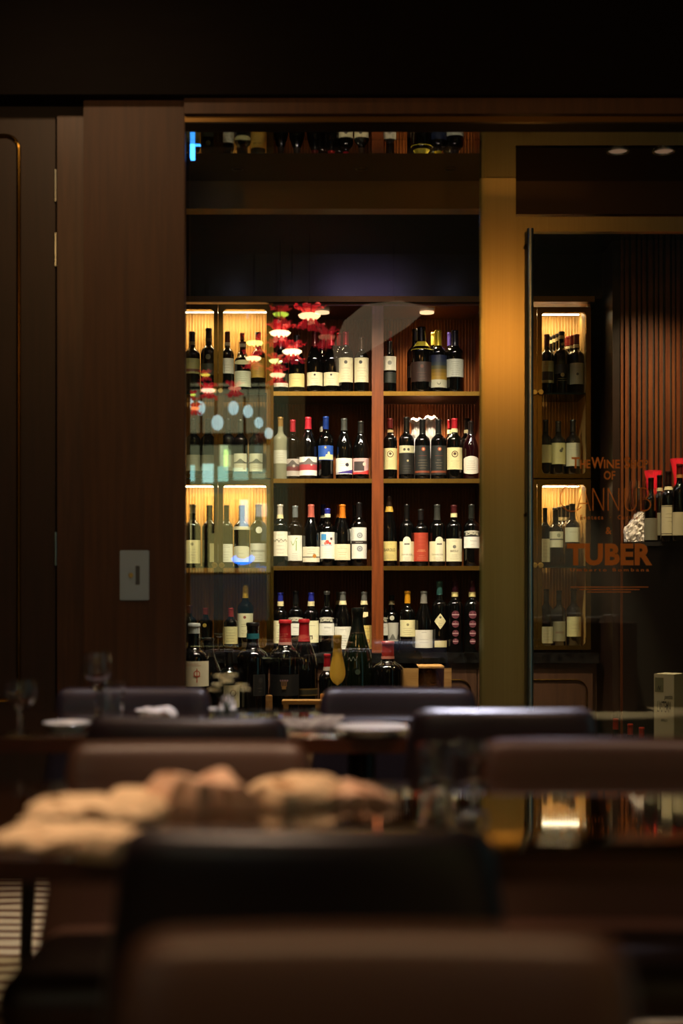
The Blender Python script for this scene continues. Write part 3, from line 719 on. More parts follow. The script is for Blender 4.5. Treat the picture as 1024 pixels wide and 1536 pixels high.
def roagna(y0, y1):
    def f(b, z, u, r, U):
        b.strip(-U, U, z(y0+8), lambda q: z(y0+1.5) + u(2)*(1-(q/U)**2), '1a1a1a', n=16)
        b.strip(-U, U, z(y0+1.2), lambda q: z(y0+.6) + u(2)*(1-(q/U)**2), 'b8b4a4', n=16)
        b.text('ROAGNA', 0, z(y0+6.6), u(4.6), 'e6e0c8', fit=u(21), offset=.03, arch=u(2)); b.strip(-U, U, z(y1), z(y0+8), 'e4e2da')
        b.text('Barbaresco', u(2), z(y0+15), u(2), '55524a', fit=u(10)); b.lines(-r*.5, r*.5, z(y1), z(y0+18), 2, 'b0aca0')
    return ('f', f)
B(3, 707, 757, 24, 'bottle with an arched black ROAGNA band at the right end of the third shelf', 'bx', ('242622', 778), L=[roagna(797, 822)])
# --- row 4, first bay
B(4, 420.5, 889, 22, 'blue capped bottle with a cream label at the left end of the marble counter', 'bx', ('2c34a0', 902), ('d8cc9c', 902, 909), [('r', 931, 965, 'e4deb8'), ('l', 937, 940, 1, '6a3a30'), ('l', 943, 962, 5)])
B(4, 443.5, 887, 23, 'ROAGNA labelled bottle between the two blue capped bottles', 'bx', ('141414', 906), L=[roagna(927, 953)])
B(4, 466.5, 889, 23, 'second blue capped bottle, right of the first, with a square stamp on its cream label', 'bx', ('2c34a0', 902), ('d8cc9c', 902, 909), [('r', 931, 964, 'e4deb8'), ('l', 937, 940, 1, '5a5248'), ('f', lambda b, z, u, r, U: (b.strip(u(-2.5), u(2.5), z(959), z(953), '4a4a44'), b.strip(u(-1), u(1), z(958.5), z(955), 'e4deb8')))])
B(4, 490, 887, 23, 'ROAGNA labelled bottle in the middle of the left counter bay', 'bx', ('6a6a66', 892), L=[roagna(927, 953)])
B(4, 514, 888, 25, 'grey capped bottle with a large white label behind the gold champagne neck', 'bg', ('6c6c66', 901), ('d8ccA0'.lower(), 901, 907), [('r', 940, 974, 'e2dfd2'), ('l', 943, 946, 1), ('l', 952, 970, 5)])
B(4, 508, 888, 20, 'grey capped bottle tucked behind the large white label on the counter', 'bg', ('5c5c56', 901), ('c8bc90', 901, 907), y=7.18)
def yel(b, z, u, r, U):
    b.strip(-U*.3, U, z(974), z(938), 'd8c070'); b.disc(u(5), z(962), u(3.2), 'a86a30'); b.disc(u(5), z(962), u(1.8), 'd8b060'); b.strip(-U*.45, U*.35, lambda q: z(926)+abs(q)*.3, z(918), 'f0dfb0'); b.lines(0, r*.9, z(955), z(940), 3)
B(4, 546, 888, 24, 'bottle with a tall yellow label and a torn cream neck sticker by the divider', 'bg', ('6c6c68', 901), ('d8cca0', 901, 907), [('f', yel)])
# row 4, second bay
B(4, 570.5, 887, 23, 'ROAGNA labelled bottle directly right of the orange timber divider', 'bx', ('6a6a66', 892), L=[roagna(927, 953)])
def hill(b, z, u, r, U):
    b.strip(-U*.6, U*.9, z(962), z(934), 'c4c0b4'); b.strip(-U*.6, U*.9, z(960), lambda q: z(955) + u(4)*math.sin(q*170+1), '76746c', n=16); b.disc(0, z(927), u(3.5), 'c8c4b4')
B(4, 587, 893, 22, 'bottle with a grey landscape label and round white neck sticker', 'bx', ('1a1816', 903), ('a89c78', 901, 907), [('f', hill)], y=7.14)
B(4, 611, 887, 23, 'orange yellow capped bottle with a cream shield label', 'bx', ('e09a20', 905), L=[('f', lambda b, z, u, r, U: b.strip(-U, U, z(955), z(930), 'e6dcaa')), ('d', 0, 937, 2, '8c8460'), ('l', 941, 953, 4)])
B(4, 635.5, 887, 27, 'burgundy bottle with a crinkled silver capsule and wide white label', 'bg', ('8c8880', 905), L=[('r', 945, 972, 'ddd8ce'), ('l', 947, 950, 1, '4a4a48'), ('l', 957, 966, 2)])
def diam(b, z, u, r, U):
    b.strip(u(-9.5), u(9.5), lambda q: z(932) - (u(9.5)-abs(q))*1.25, lambda q: z(932) + (u(9.5)-abs(q))*1.25, 'd8cda0', n=20); b.disc(u(0), z(926), u(1.8), '5a5a44'); b.lines(-u(4), u(4), z(940), z(930), 3); b.strip(-U*.6, U*.8, z(971), z(961), 'c8bc90')
B(4, 659, 872, 23, 'tall bottle with a teal capsule and a diamond shaped cream label', 'bx', ('5c9a94', 892), L=[('f', diam)])
def roundels(b, z, u, r, U):
    for yy, rr in ((922, 6), (936, 5.4), (950, 5), (962, 4.4)):
        b.disc(0, z(yy), u(rr), '582430'); b.strip(-u(rr*.9), u(rr*.9), z(yy+.6), z(yy-.6), 'c0a0a0'); b.disc(0, z(yy-2.5), u(1), '8c5058')
B(4, 682, 871, 24, 'tall bottle with four maroon roundels, left of its twin', 'bx', ('4c1c2c', 889), ('d0c080', 888, 895), [('f', roundels)])
B(4, 708, 871, 24, 'tall bottle with four maroon roundels at the right end of the marble counter', 'bx', ('4c1c2c', 889), ('d0c080', 888, 895), [('f', roundels)])

# --- left cabinets
CG = 'bottles inside the left glass cabinets'
YC = 7.14
def BC(base_py, *a, **k):
    k.setdefault('y', YC); k['base'] = Z(base_py, YS) + .0 if base_py not in (716, 976) else (Q7(717.5) + .0125 if base_py == 716 else Q7(978) + .0125)
    k.setdefault('group', CG); return B(1, *a, **k)
BC(587, 288, 498, 24, 'dark bottle with an olive label at the left of the upper cabinet', 'bx', ('141010', 513), ('8c7a50', 513, 518), [('r', 537, 560, '8c8450'), ('l', 540, 550, 2), ('r', 553, 557, '5a2c1c')])
BC(587, 264, 500, 24, 'dark bottle at the far left of the upper cabinet, mostly behind the pillar', 'bx', ('141010', 513))
BC(587, 313, 493, 24, 'tall dark bottle with a green black label beside the door edge of the upper cabinet', 'bx', ('201c18', 509), ('5a4c34', 508, 513), [('r', 545, 562, '2a2c1c'), ('d', 0, 535, 4, '4a4628')])
BC(587, 341, 498, 20, 'reddish capped bottle with a white label in the second upper cabinet door', 'bx', ('5a2814', 514), ('c8bca0', 514, 519), [('r', 537, 560, 'cfc9ba'), ('l', 545, 558, 3)])
def oval(b, z, u, r, U):
    b.strip(-U, U, lambda q: z(543) - u(3.5)*math.sqrt(max(0, 1-(q/U)**2)), lambda q: z(543) + u(3.5)*math.sqrt(max(0, 1-(q/U)**2)), 'cfc89c', n=18); b.strip(-U, U, z(580), z(556), 'c6c5ae'); b.lines(-r*.8, r*.8, z(572), z(558), 5)
BC(587, 364, 513, 25, 'bottle with an oval neck label above a pale printed label in the upper cabinet', 'bx', ('582014', 522), ('c8bca0', 516, 521), [('f', oval)])
BC(587, 363, 500, 16, 'thin capped bottle behind the oval labelled one in the upper cabinet', 'bx', ('5a2414', 510), y=7.24)
BC(587, 387, 499, 22, 'bottle with an orange yellow label behind the reflected lamps in the upper cabinet', 'bx', ('48505a', 508), L=[('r', 536, 566, 'cfa24a'), ('t', 'Barolo', 544, 3, '5a4a20', 14), ('l', 548, 562, 4)], y=7.19)
def mtn(b, z, u, r, U):
    b.strip(-U*.85, U*.85, z(707), z(680), 'b4b29c'); b.strip(-U*.85, U*.85, z(695), lambda q: z(693) + u(5)*math.exp(-((q-u(1))/u(4.5))**2), '55564c', n=18); b.lines(-r*.6, r*.6, z(706), z(697), 3, '7a7a6a')
for p, nm in ((290, 'far left'), (312, 'left middle'), (342, 'right middle')):
    BC(716, p, 628, 22, 'dark bottle with a dull label on the floor of the upper cabinet, ' + nm, 'bx', ('201c18', 645), L=[('r', 682, 706, '5c5844'), ('l', 685, 703, 4)])
BC(716, 360.5, 630, 22, 'bottle with a grey mountain label, the left one of the pair in the upper cabinet', 'bx', ('303028', 648), L=[('f', mtn)])
BC(716, 384, 630, 22, 'bottle with a grey mountain label, the right one of the pair in the upper cabinet', 'bx', ('303028', 648), L=[('f', mtn)])
BC(849, 289, 757, 24, 'bottle with a tall cream label at the far left of the lower cabinet', 'bx', ('8c8c7c', 770), L=[('r', 810, 845, 'cfc394'), ('d', 0, 816, 2.5, '8c8460'), ('l', 822, 843, 5)])
BC(849, 314, 758, 22, 'dark bottle with a narrow cream label beside the knobs of the lower cabinet', 'bx', ('24241c', 775), L=[('r', 815, 843, 'c4b888', .1, 1)])
BC(849, 339.5, 758, 20, 'bottle with a white label and small black print in the lower cabinet', 'bx', ('2c2c24', 775), L=[('r', 816, 843, 'd6d3c4'), ('l', 817, 822, 2, '333333'), ('l', 826, 842, 4)])
BC(849, 362.5, 758, 24, 'bottle with a round topped cream label in the middle of the lower cabinet', 'bx', ('2c2c24', 775), ('d0c8ac', 790, 795), [('f', lambda b, z, u, r, U: b.strip(-U, U, z(843), lambda q: z(821) + u(2)*(1-(q/U)**4), 'd2ccb4', n=14)), ('l', 828, 832, 1, '55503c'), ('l', 834, 842, 2)])
BC(849, 387.5, 757, 25, 'bottle with a hexagonal white neck seal and a wide white label in the lower cabinet', 'bx', ('1c1c16', 780), L=[('d', 1.5, 795, 5, 'e2dfce'), ('r', 815, 843, 'd8d5ca'), ('t', 'MONVIGLIERO', 828, 3.4, '44423c', 23), ('l', 831, 841, 3)])
def gold(b, z, u, r, U):
    b.strip(-U, U, z(956), z(920), 'd8cfb0'); b.disc(0, z(926), u(2.2), '8c3a2c'); b.lines(-r*.6, r*.6, z(941), z(935), 2, '4a4a40'); b.lines(-r*.6, r*.6, z(954), z(944), 4)
BC(976, 368, 877, 24, 'bottle with a long gold capsule and a cream label in the lower cabinet', 'bx', ('c09838', 897), L=[('f', gold)])
BC(976, 346, 912, 21, 'short red capped bottle with a low printed label in the lower cabinet', 'bx', ('8c2a24', 925), L=[('r', 940, 966, 'c2b88c'), ('l', 943, 964, 5, '5a5040')], y=7.10)
BC(976, 308, 912, 22, 'short dark bottle with a red cap behind the left lower door', 'bx', ('7a2a1c', 922), L=[('d', 0, 938, 3, 'a88c40')], y=7.14)
BC(976, 284, 908, 22, 'short dark bottle at the far left of the lower cabinet floor', 'bx', ('3a1a14', 920), y=7.14)

# --- right cabinet
CG2 = 'bottles inside the right glass cabinets'
def BR(base_py, *a, **k): k['group'] = CG2; return BC(base_py, *a, **k)
BR(587, 820, 502, 21, 'red capped bottle with an olive picture label in the right upper cabinet', 'bx', ('4c1418', 520), L=[('r', 541, 574, 'a89c68'), ('r', 557, 570, '2c2820', -.7, .7), ('l', 545, 552, 2)])
BR(587, 842, 498, 23, 'bottle with a white neck band and small gold medal in the right upper cabinet', 'bx', ('14121a', 504), ('b8a878', 504, 509), [('d', 0, 516, 2, 'a08850'), ('r', 546, 560, '23201c'), ('d', 0, 562, 3, '8c7440'), ('l', 566, 572, 2, 'a08850')])
BR(587, 864.5, 502, 22, 'dark red capped bottle with a white label in the right upper cabinet', 'bx', ('5c181c', 516), ('c8bc98', 517, 522), [('r', 544, 576, 'a8a488'), ('l', 546, 552, 2), ('d', 0, 561, 2, '4c483c')])
for i in range(1, 4):
    BR(587, 842 - 5*i, 499 + 2*i, 21, 'white banded bottle, %s in the file behind the small gold medal bottle' % ('first', 'second', 'third')[i-1], 'bx', ('14121a', 505 + 2*i), ('c0b080', 505 + 2*i, 510 + 2*i), y=YC + .07*i)
    BR(587, 864 - 6*i, 502 + 1.5*i, 20, 'red capped bottle, %s in the file behind the dark red capped bottle' % ('first', 'second', 'third')[i-1], 'bx', ('7a2024', 517 + i), ('c8bc98', 518 + i, 522 + i), y=YC + .07*i)
BR(716, 818, 630, 20, 'bottle with a dim cream label at the left of the right upper cabinet floor', 'bx', ('1c1a18', 648), L=[('r', 667, 694, '8c845c'), ('l', 672, 690, 4)])
BR(716, 837, 632, 22, 'bottle with a grape cluster on a cream label on the right cabinet floor', 'bx', ('1c1a18', 648), L=[('r', 664, 696, '9c9468'), ('d', 3, 676, 2.5, '3a3828'), ('d', 5, 673, 2, '3a3828'), ('l', 684, 694, 2)])
BR(716, 859, 630, 22, 'bottle with a plain pale label at the right of the right upper cabinet floor', 'bx', ('1c1a18', 648), L=[('r', 664, 699, 'a8a490'), ('l', 668, 676, 2)])
BR(849, 817, 762, 17, 'bottle with a narrow low label at the left of the right lower cabinet', 'bx', ('141414', 778), L=[('r', 808, 843, 'a0987c'), ('l', 812, 838, 5)], y=7.11)
BR(849, 833, 765, 22, 'bottle with an oval stamp on a white label in the right lower cabinet', 'bx', ('141414', 780), L=[('r', 797, 821, 'b0ac98'), ('r', 808, 810, '4a4840'), ('d', 3, 803, 3, '7c7a68')], y=7.11)
BR(849, 858, 756, 23, 'tall bottle with a pale numbered label in the right lower cabinet', 'bx', ('101010', 780), L=[('r', 791, 813, 'b4b2a0'), ('l', 796, 800, 1, '5a5a50')], y=7.11)
for i in range(1, 5):
    BR(849, 858 - 6.5*i, 757 + 1.2*i, 19, '%s bottle in the slanting file behind the pale numbered label' % ('first', 'second', 'third', 'fourth')[i-1], 'bx', ('14120f', 778), ('a89c78', 776, 781), y=7.15 + .045*i)
BR(976, 819, 884, 20, 'bottle with a low white label at the left of the right lower cabinet floor', 'bx', ('141414', 900), L=[('r', 940, 965, 'a8a48c'), ('l', 944, 962, 4)])
BR(976, 838, 886, 20, 'bottle with a dull grey label in the middle of the right lower cabinet floor', 'bx', ('141414', 900), L=[('r', 932, 962, '74705c'), ('t', 'BAROLO', 950, 3, '5a2c20', 12)])
BR(976, 860, 884, 22, 'bottle with a tall cream label at the right of the right lower cabinet floor', 'bx', ('141414', 900), L=[('r', 925, 955, 'b4ac84'), ('l', 930, 950, 4)])

# ================================================================== FRONT DISPLAY OF LARGE BOTTLES
YD = 6.42
zdisp = Z(1080, YD)
dt = thing('display_table', 'low dark table holding the large bottles in front of the shelves', 'table', (X(430, 6.45), 6.45, 0))
bxo('tabletop', X(262, YD) - X(430, 6.45), X(700, YD) - X(430, 6.45), -.2, .24, zdisp - .04, zdisp, WOOD, dt, .004)
for sx in (X(268, YD), X(690, YD)):
    for sy in (-.17, .2): bxo('leg', sx - X(430, 6.45) - .02, sx - X(430, 6.45) + .02, sy, sy + .03, 0, zdisp - .04, WOOD, dt)
GD = 'large bottles on the low display table'
def D(px, top, w, desc, kind='bx', y=YD, base=None, **k):
    return B(4, px, top, w, desc, kind, y=y, base=zdisp if base is None else base, group=GD, **k)
D(291, 935, 46, 'large dark bottle with a cream label printed in red, half behind the pillar', 'bx', cap=('b8bcb8', 950), L=[('r', 992, 1030, 'd8ccb0'), ('l', 995, 1000, 2, 'b83a28'), ('f', lambda b, z, u, r, U: (b.disc(u(6), z(1011), u(5), 'b84a34'), b.disc(u(6), z(1011), u(3.6), 'd8ccb0'), b.strip(u(5.3), u(6.7), z(1024), z(1003), 'b84a34'), b.strip(u(1), u(11), z(1015), z(1013.8), 'b84a34')))])
D(313, 957, 42, 'large dark bottle with no label right of the red printed one', 'bg', cap=('161310', 985), y=6.5)
D(343, 974, 34, 'dark bottle with a cream label and brown ring behind the yellow flowers', 'bx', cap=('181512', 996), L=[('r', 1028, 1062, 'd0c49c', -.3, 1), ('d', 8, 1040, 5, '6a4c30'), ('d', 8, 1040, 3.6, 'd0c49c')], y=6.38)
D(379, 934, 47, 'magnum with black wax over a pink and teal neck band', 'bx', cap=('100c0c', 945), collar=('1e6c78', 950, 958), L=[('f', lambda b, z, u, r, U: (b.strip(u(2), u(22), z(1044), z(1012), '3a3834'), b.strip(u(3), u(21), z(1043.4), z(1012.6), '131211'), b.disc(u(14), z(1021), u(4), '2e2c2a'), b.lines(u(5), u(20), z(1040), z(1030), 2, '6c685c')))], glass=G_BLACK, name='magnum_bottle', wax=True)
def crown(b, z, u, r, U):
    b.strip(-U*.9, U*.9, z(1044), z(1012), '1c1c1e')
    for k in (-5, -1.7, 1.7, 5): b.disc(u(k), z(1021), u(1.5), '8a6c78'); b.strip(u(k*.7)-u(.6), u(k*.7)+u(.6), z(1030), z(1022), '8a6440')
    b.strip(-u(3), u(3), z(1034), z(1029), '9a7440')
D(427.5, 930, 46, 'red wax sealed magnum with a crowned crest label, left of the red wax pair', 'bx', cap=('b02028', 963), collar=('c08a80', 963, 967), L=[('f', crown)], name='magnum_bottle', wax=True)
D(456, 929, 42, 'red wax sealed magnum with a dull gold band, right of the red wax pair', 'bg', cap=('a01c24', 962), L=[('r', 1033, 1044, '6c5424'), ('r', 1035, 1042, '2c2818')], name='magnum_bottle', wax=True, y=6.5)
D(490.5, 981, 25, 'small red capped bottle with a white neck band beside the gold champagne bottle', 'bx', cap=('c82430', 1000), collar=('c8b8a8', 1000, 1006), y=6.36)
# champagne bottle with gold neck foil
t = D(506, 953, 33, 'champagne bottle with a long gold neck foil ending in a pointed shield', 'ch', cap=('c89a30', 1002), L=[('f', lambda b, z, u, r, U: None)], glass=G_GREEN, name='champagne_bottle', y=6.17, base=Z(1118, 6.17))
for c in list(t.children):
    if c.name.startswith('paper_label'): bpy.data.objects.remove(c)
ZC = Z(1118, 6.17); hh = Z(953, 6.17) - ZC; rr = 16.5*6.17/F; pf = profile('ch', hh, rr); bm = bmesh.new(); N = 24; prev = None
for q in range(14):
    zz = hh*.88 - q*(hh*.88 - (Z(1027, 6.17) - ZC))/13
    tt = max(0, (q-6)/7); hw = (PI*.98 if q < 3 else PI*.5*(1 - tt)**.7 + .06) if q < 13 else .03
    R = rad_at(pf, zz) + .0015
    row = [bm.verts.new((R*math.sin(hw*(2*i/N-1)), -R*math.cos(hw*(2*i/N-1)), zz)) for i in range(N+1)]
    if prev:
        for i in range(N): bm.faces.new((prev[i], prev[i+1], row[i+1], row[i]))
    prev = row
finish('gold_shield', bm, mat('gold_foil', 'dcaa3c', .38, .15), t)
def scrib(b, z, u, r, U):
    for k in range(16):
        t = k/15; b.strip(u(-15+t*14), u(-14.2+t*14), z(990-2.5*math.sin(t*14)-t*2), z(988.8-2.5*math.sin(t*14)-t*2), 'a0a49c', .0006, 2)
    b.disc(0, z(1008), u(4), '3a4a3c')
D(536, 912, 46, 'dark green champagne magnum with white writing scrawled on its shoulder', 'ch', cap=('0e1210', 950), L=[('f', scrib)], glass=G_GREEN, name='champagne_magnum', y=6.44)
D(581.5, 962, 47, 'round shouldered magnum sealed in orange red wax with a pink band', 'bx', cap=('a83024', 984), collar=('b87060', 984, 988), name='magnum_bottle', wax=True, y=6.42)
cr = thing('crate', 'low dark crate under the gold necked champagne bottle', 'crate', (X(506, 6.17), 6.17, 0)); bxo('crate_body', -.07, .07, -.06, .06, 0, ZC, WOOD, cr, .004)
# pale wooden box with a wrapped bottle showing in its open end
wb = thing('wooden_wine_box', 'pale wooden wine box lying on the low table with crumpled paper inside', 'box', (X(640, 6.5), 6.50, zdisp))
s = 6.4/F; W2 = 36*s; top = Z(1000, 6.42) - zdisp
bm = bmesh.new(); th = .012
box(bm, -W2, W2, -.06, .16, top - .008, top); box(bm, -W2, W2, -.06, .16, 0, .01); box(bm, -W2, -W2 + 22*s, -.06, .16, 0, top); box(bm, W2 - 11*s, W2, -.06, .16, 0, top); box(bm, -W2, W2, .14, .16, 0, top)
finish('box_shell', bm, PALEW, wb, smooth=False)
bm = bmesh.new(); bmesh.ops.create_icosphere(bm, subdivisions=4, radius=1)
for v in bm.verts:
    v.co = Vector((v.co.x*.055 + .008, v.co.y*.05 + .05, v.co.z*.06 + top - .075)) + Vector((random.uniform(-.004, .004), random.uniform(-.004, .004), random.uniform(-.004, .004)))
finish('crumpled_paper', bm, mat('brown_crumple', '8a6a4a', .6, bump=(1, .01, 40)), wb)
# little wooden bottle stand with pale posts
for (a, b, ty, nm) in ((398, 408, 1043, 'single pale wooden post block standing before the black waxed magnum'), (480, 488, 1041, 'single pale wooden post block beside the small wooden frame')):
    t = thing('wooden_post', nm, 'wooden block', (X((a+b)/2, 6.22), 6.24, 0)); z1 = Z(ty, 6.22); hw = (b-a)/2*6.22/F
    bxo('post', -hw, hw, -.012, .012, .0, z1, PALEW, t, .003)
t = thing('wooden_frame_stand', 'small pale wooden frame stand in front of the red waxed magnums', 'stand', (X(455, 6.2), 6.2, 0))
z1 = Z(1050, 6.2); bxo('top_rail', -32*6.2/F, 34*6.2/F, -.03, .05, z1 - .018, z1, PALEW, t, .002)
for sx in (-30, 18):
    bxo('leg', sx*6.2/F, (sx+8)*6.2/F, -.03, -.008, 0, z1 - .018, PALEW, t, .002)

# right: bar cabinet with bottles, paper bag, wine glasses
zb = Z(813, 6.62)
bcab = thing('bar_cabinet', 'black bar cabinet at the right under the bottles and glasses', 'cabinet', (0, 0, 0))
bm = bmesh.new(); fp = [(X(934, 6.7), 6.7), (X(966, 6.62), 6.62), (X(1160, 6.15), 6.15), (X(1160, 6.15), 6.72)]
prism(bm, fp, 0, zb - .02); finish('carcass', bm, mat('bar_black', '0e0a08', .35), bcab, smooth=False)
bm = bmesh.new(); prism(bm, [(x, y - .006) for x, y in fp[:3]] + [(fp[3][0], fp[3][1])], zb - .02, zb); finish('top', bm, mat('bar_top', '3c3834', .2, .3), bcab, smooth=False)
GR = 'bottles on the black bar cabinet'
def R(px, top, w, desc, y, kind='bx', **k): return B(4, px, top, w, desc, kind, y=y, base=zb, group=GR, **k)
R(976, 717, 21, 'brown beer shaped bottle with a grey label at the left front of the bar cabinet', 6.655, 'bx', cap=('24140e', 735), L=[('r', 777, 810, '7c7a68'), ('l', 780, 808, 4)])
R(989, 713, 20, 'white banded bottle behind the grey labelled one on the bar cabinet', 6.66, 'bx', cap=('14100e', 728), collar=('d0c8a0', 732, 737), L=[('r', 769, 803, '8c8870')])
R(1002, 707, 23, 'dark bottle with a bright cream label and white neck band on the bar cabinet', 6.53, 'bx', cap=('2c1410', 728), collar=('d8d0a8', 730, 735), L=[('r', 758, 803, 'e4dab4'), ('r', 759, 760, '3a362c'), ('r', 800, 801, '3a362c'), ('l', 768, 785, 3, '4a463c')])
R(1019, 696, 24, 'dark bottle with an orange banded neck at the frame edge on the bar cabinet', 6.50, 'bx', cap=('6c2018', 712), collar=('c08040', 712, 717), L=[('r', 768, 803, 'd6cca8')])
R(1042, 700, 24, 'dark bottle just beyond the frame edge on the bar cabinet', 6.42, 'bx', cap=('14100e', 712))
RG = mat('red_glass_lamp', 'ff3040', .2, emis='ff2a3c', es=.18, alpha=.38)  # faint glow put into the glass itself; no lamp inside
def wineglass(name, desc, x, y, z, h, r, m=VGLASS, cat='glass', group=None):
    t = thing(name, desc, cat, (x, y, z), group=group); bm = bmesh.new()
    lathe(bm, [(0, .002), (r*.85, 0), (r*.85, .003), (r*.2, .008), (.004, .02), (.004, h*.42), (r*.35, h*.47), (r*.85, h*.6), (r, h*.72), (r*.95, h*.88), (r*.86, h), (r*.83, h), (r*.92, h*.88), (r*.965, h*.72), (r*.82, h*.61), (r*.3, h*.49), (0, h*.475)], 28, cap=False)
    finish('glass_bowl', bm, m, t); return t
wineglass('wine_glass', 'tall clear wine glass standing left of the bar cabinet bottles', X(957, 6.69), 6.69, zb, Z(722, 6.69) - zb, .045)
def flare(name, desc, px, py0, py1, w, y, m):
    t = thing(name, desc, 'vase', (X(px, y), y, zb)); h = Z(py0, y) - zb; r = w/2*y/F; bm = bmesh.new()
    lathe(bm, [(0, 0), (r*.7, 0), (r*.75, .01), (r*.62, h*.3), (r*.5, h*.6), (r*.62, h*.8), (r, h*.98), (r, h), (r*.96, h*.98), (r*.58, h*.8), (r*.46, h*.6), (r*.58, h*.3), (0, .012)], 28, cap=False)
    finish('glass_body', bm, m, t); return t
flare('red_glass_vase', 'glowing red glass vase with a flared rim behind the bar cabinet bottles', 979, 706, 812, 26, 6.70, RG)
flare('red_glass_vase', 'taller glowing red glass vase at the right frame edge', 1018, 688, 812, 26, 6.62, RG)
pb = thing('paper_bag', 'crumpled white paper bag at the left end of the bar cabinet', 'bag', (X(953, 6.72), 6.7, zb))
bm = bmesh.new(); s = 6.7/F
rbox(bm, 34*s, .09, 46*s, .012, (10, 4, 10), lambda p: (p.x*(1 - max(0, p.z/(46*s)+.1)*1.1) + max(0, p.z)*.35 + random.uniform(-.004, .004), p.y*(1 - max(0, p.z)*3) + random.uniform(-.006, .006), p.z + 23*s + random.uniform(-.003, .003)))
finish('bag_body', bm, mat('bag_white', 'f0e6e0', .35, bump=(1, .008, 40)), pb, smooth=False)

# L'ASTEMIA box on a plinth, red capped bottles in a low rack
zp = .39; yb = 6.15
pl = thing('plinth', 'low dark plinth under the tall white wine carton', 'plinth', (X(1012, yb), yb + .06, 0))
bxo('block', -.12, .12, -.07, .12, 0, zp, WOOD, pl, .004)
wc = thing('wine_carton', "tall cream wine carton printed L'ASTEMIA on a low plinth at the right edge", 'box', (X(1010.5, yb), yb, zp), math.radians(-36))
hc = Z(1013, yb) - zp; wc_w = 32*yb/F
o = bxo('carton', -wc_w, 0, 0, .115, 0, hc + .004, mat('carton_cream', 'cfc7a8', .55), wc, .001)
bm = bmesh.new(); box(bm, -wc_w*.95, -wc_w*.52, -.001, 0, hc - .075, hc - .012)
finish('stamp_panel', bm, mat('carton_olive', '7c7a58', .6), o)
def ctext(txt, zt, hgt, fit, col, cx=-.5, sh=0):
    vs, fs = text_tris(txt, 1, .01, 1, 1, sh); x0 = min(v[0] for v in vs); x1 = max(v[0] for v in vs)
    bm = bmesh.new(); nv = [bm.verts.new((wc_w*cx + ((x-(x0+x1)/2)/(x1-x0))*fit, -.0014, zt + y*hgt/.72)) for x, y in vs]
    for f in fs:
        try: bm.faces.new([nv[k] for k in f])
        except ValueError: pass
    finish('print', bm, mat('print_ink', '16140f', .6), o, smooth=False)
ctext("L'ASTEMIA", Z(1069, yb) - zp, 17*yb/F, 22*yb/F, 0, -.48); ctext('pentita', Z(1049, yb) - zp, 7*yb/F, 13*yb/F, 0, -.27, .3); ctext('BAROLO', Z(1083, yb) - zp, 4*yb/F, 10*yb/F, 0, -.48)
ctext('N', Z(1036, yb) - zp, 7*yb/F, 6*yb/F, 0, -.73, .4)
rk = thing('bottle_rack', 'low dark rack holding the red capped bottles beside the plinth', 'rack', (X(945, 6.4), 6.4, 0))
bxo('rack_shelf', -.12, .12, -.06, .10, .16, .19, WOOD, rk)
for sx in (-.12, .1): bxo('rack_side', sx, sx+.02, -.06, .10, 0, .25, WOOD, rk)
for p, tp, nm in ((923, 1078, 'leftmost'), (945, 1086, 'middle'), (962, 1091, 'rightmost')):
    B(4, p, tp, 21, nm + ' of three red capped bottles low beside the cream carton', 'bx', y=6.4, base=.19, group='bottles in the low rack', cap=('a03020', tp + 16))

# ================================================================== DINING TABLES AND CHAIRS
TZ = CAMZ - .324
def table(name, desc, x0, x1, y0, y1):
    t = thing(name, desc, 'table', ((x0+x1)/2, (y0+y1)/2, 0)); hx, hy = (x1-x0)/2, (y1-y0)/2
    bm = bmesh.new(); rbox(bm, 2*hx, 2*hy, .036, .004, (4, 4, 1), lambda p: (p.x, p.y, p.z + TZ - .018)); finish('tabletop', bm, TABLE, t)
    bm = bmesh.new(); box(bm, -hx+.0, hx-.0, -hy-.004, -hy + .0, TZ - .036, TZ - .003); finish('edge_band', bm, TEDGE, t, smooth=False)
    for sx in (-1, 1):
        bm = bmesh.new(); lathe(bm, [(.22, 0), (.22, .012), (.05, .03), (.035, .08), (.035, TZ - .06), (.12, TZ - .036)], 28); o = finish('pedestal', bm, LEG, t); o.location.x = sx*(hx - .45)
    return t
TAB_A = table('dining_table', 'dark lacquered dining table farther from the viewer, set with white plates', -1.05, .50, 3.17, 3.92)
TAB_B = table('dining_table', 'nearer dark lacquered dining table with crumpled beige napkins on it', -1.0, 1.35, 1.755, 2.42)

def chair(desc, x, y, rz, m, w=.42, lean=.10, hc=.274, sd=.40):
    t = thing('dining_chair', desc, 'chair', (x, y, 0), rz, 'leather dining chairs')
    H = .40; zt = CAMZ - hc
    def wp(p):
        f = (H/2 - p.z)/H
        return (p.x*(1 + .26*f), p.y + .5*p.x*p.x - lean*(p.z + H/2) + .02, p.z + zt - H/2)
    bm = bmesh.new(); rbox(bm, w, .065, H, .03, (12, 2, 10), wp); finish('backrest', bm, m, t)
    bm = bmesh.new(); rbox(bm, .50, sd, .09, .035, (8, 8, 2), lambda p: (p.x*(1 + .08*p.y), p.y + sd/2 + .03, p.z + .435 + .01*math.cos(p.x*5)*math.cos(p.y*5))); finish('seat', bm, m, t)
    for sx in (-.21, .21):
        for sy, oy in ((.05, -.03), (sd - .01, .02)):
            bm = bmesh.new(); tube(bm, [(sx, sy, .40), (sx*1.06, sy + oy, .0)], [.02, .012], 12); finish('leg', bm, LEG, t)
    return t
def cpos(px, py): d = .274*F/(py - HZ); return X(px, d), d
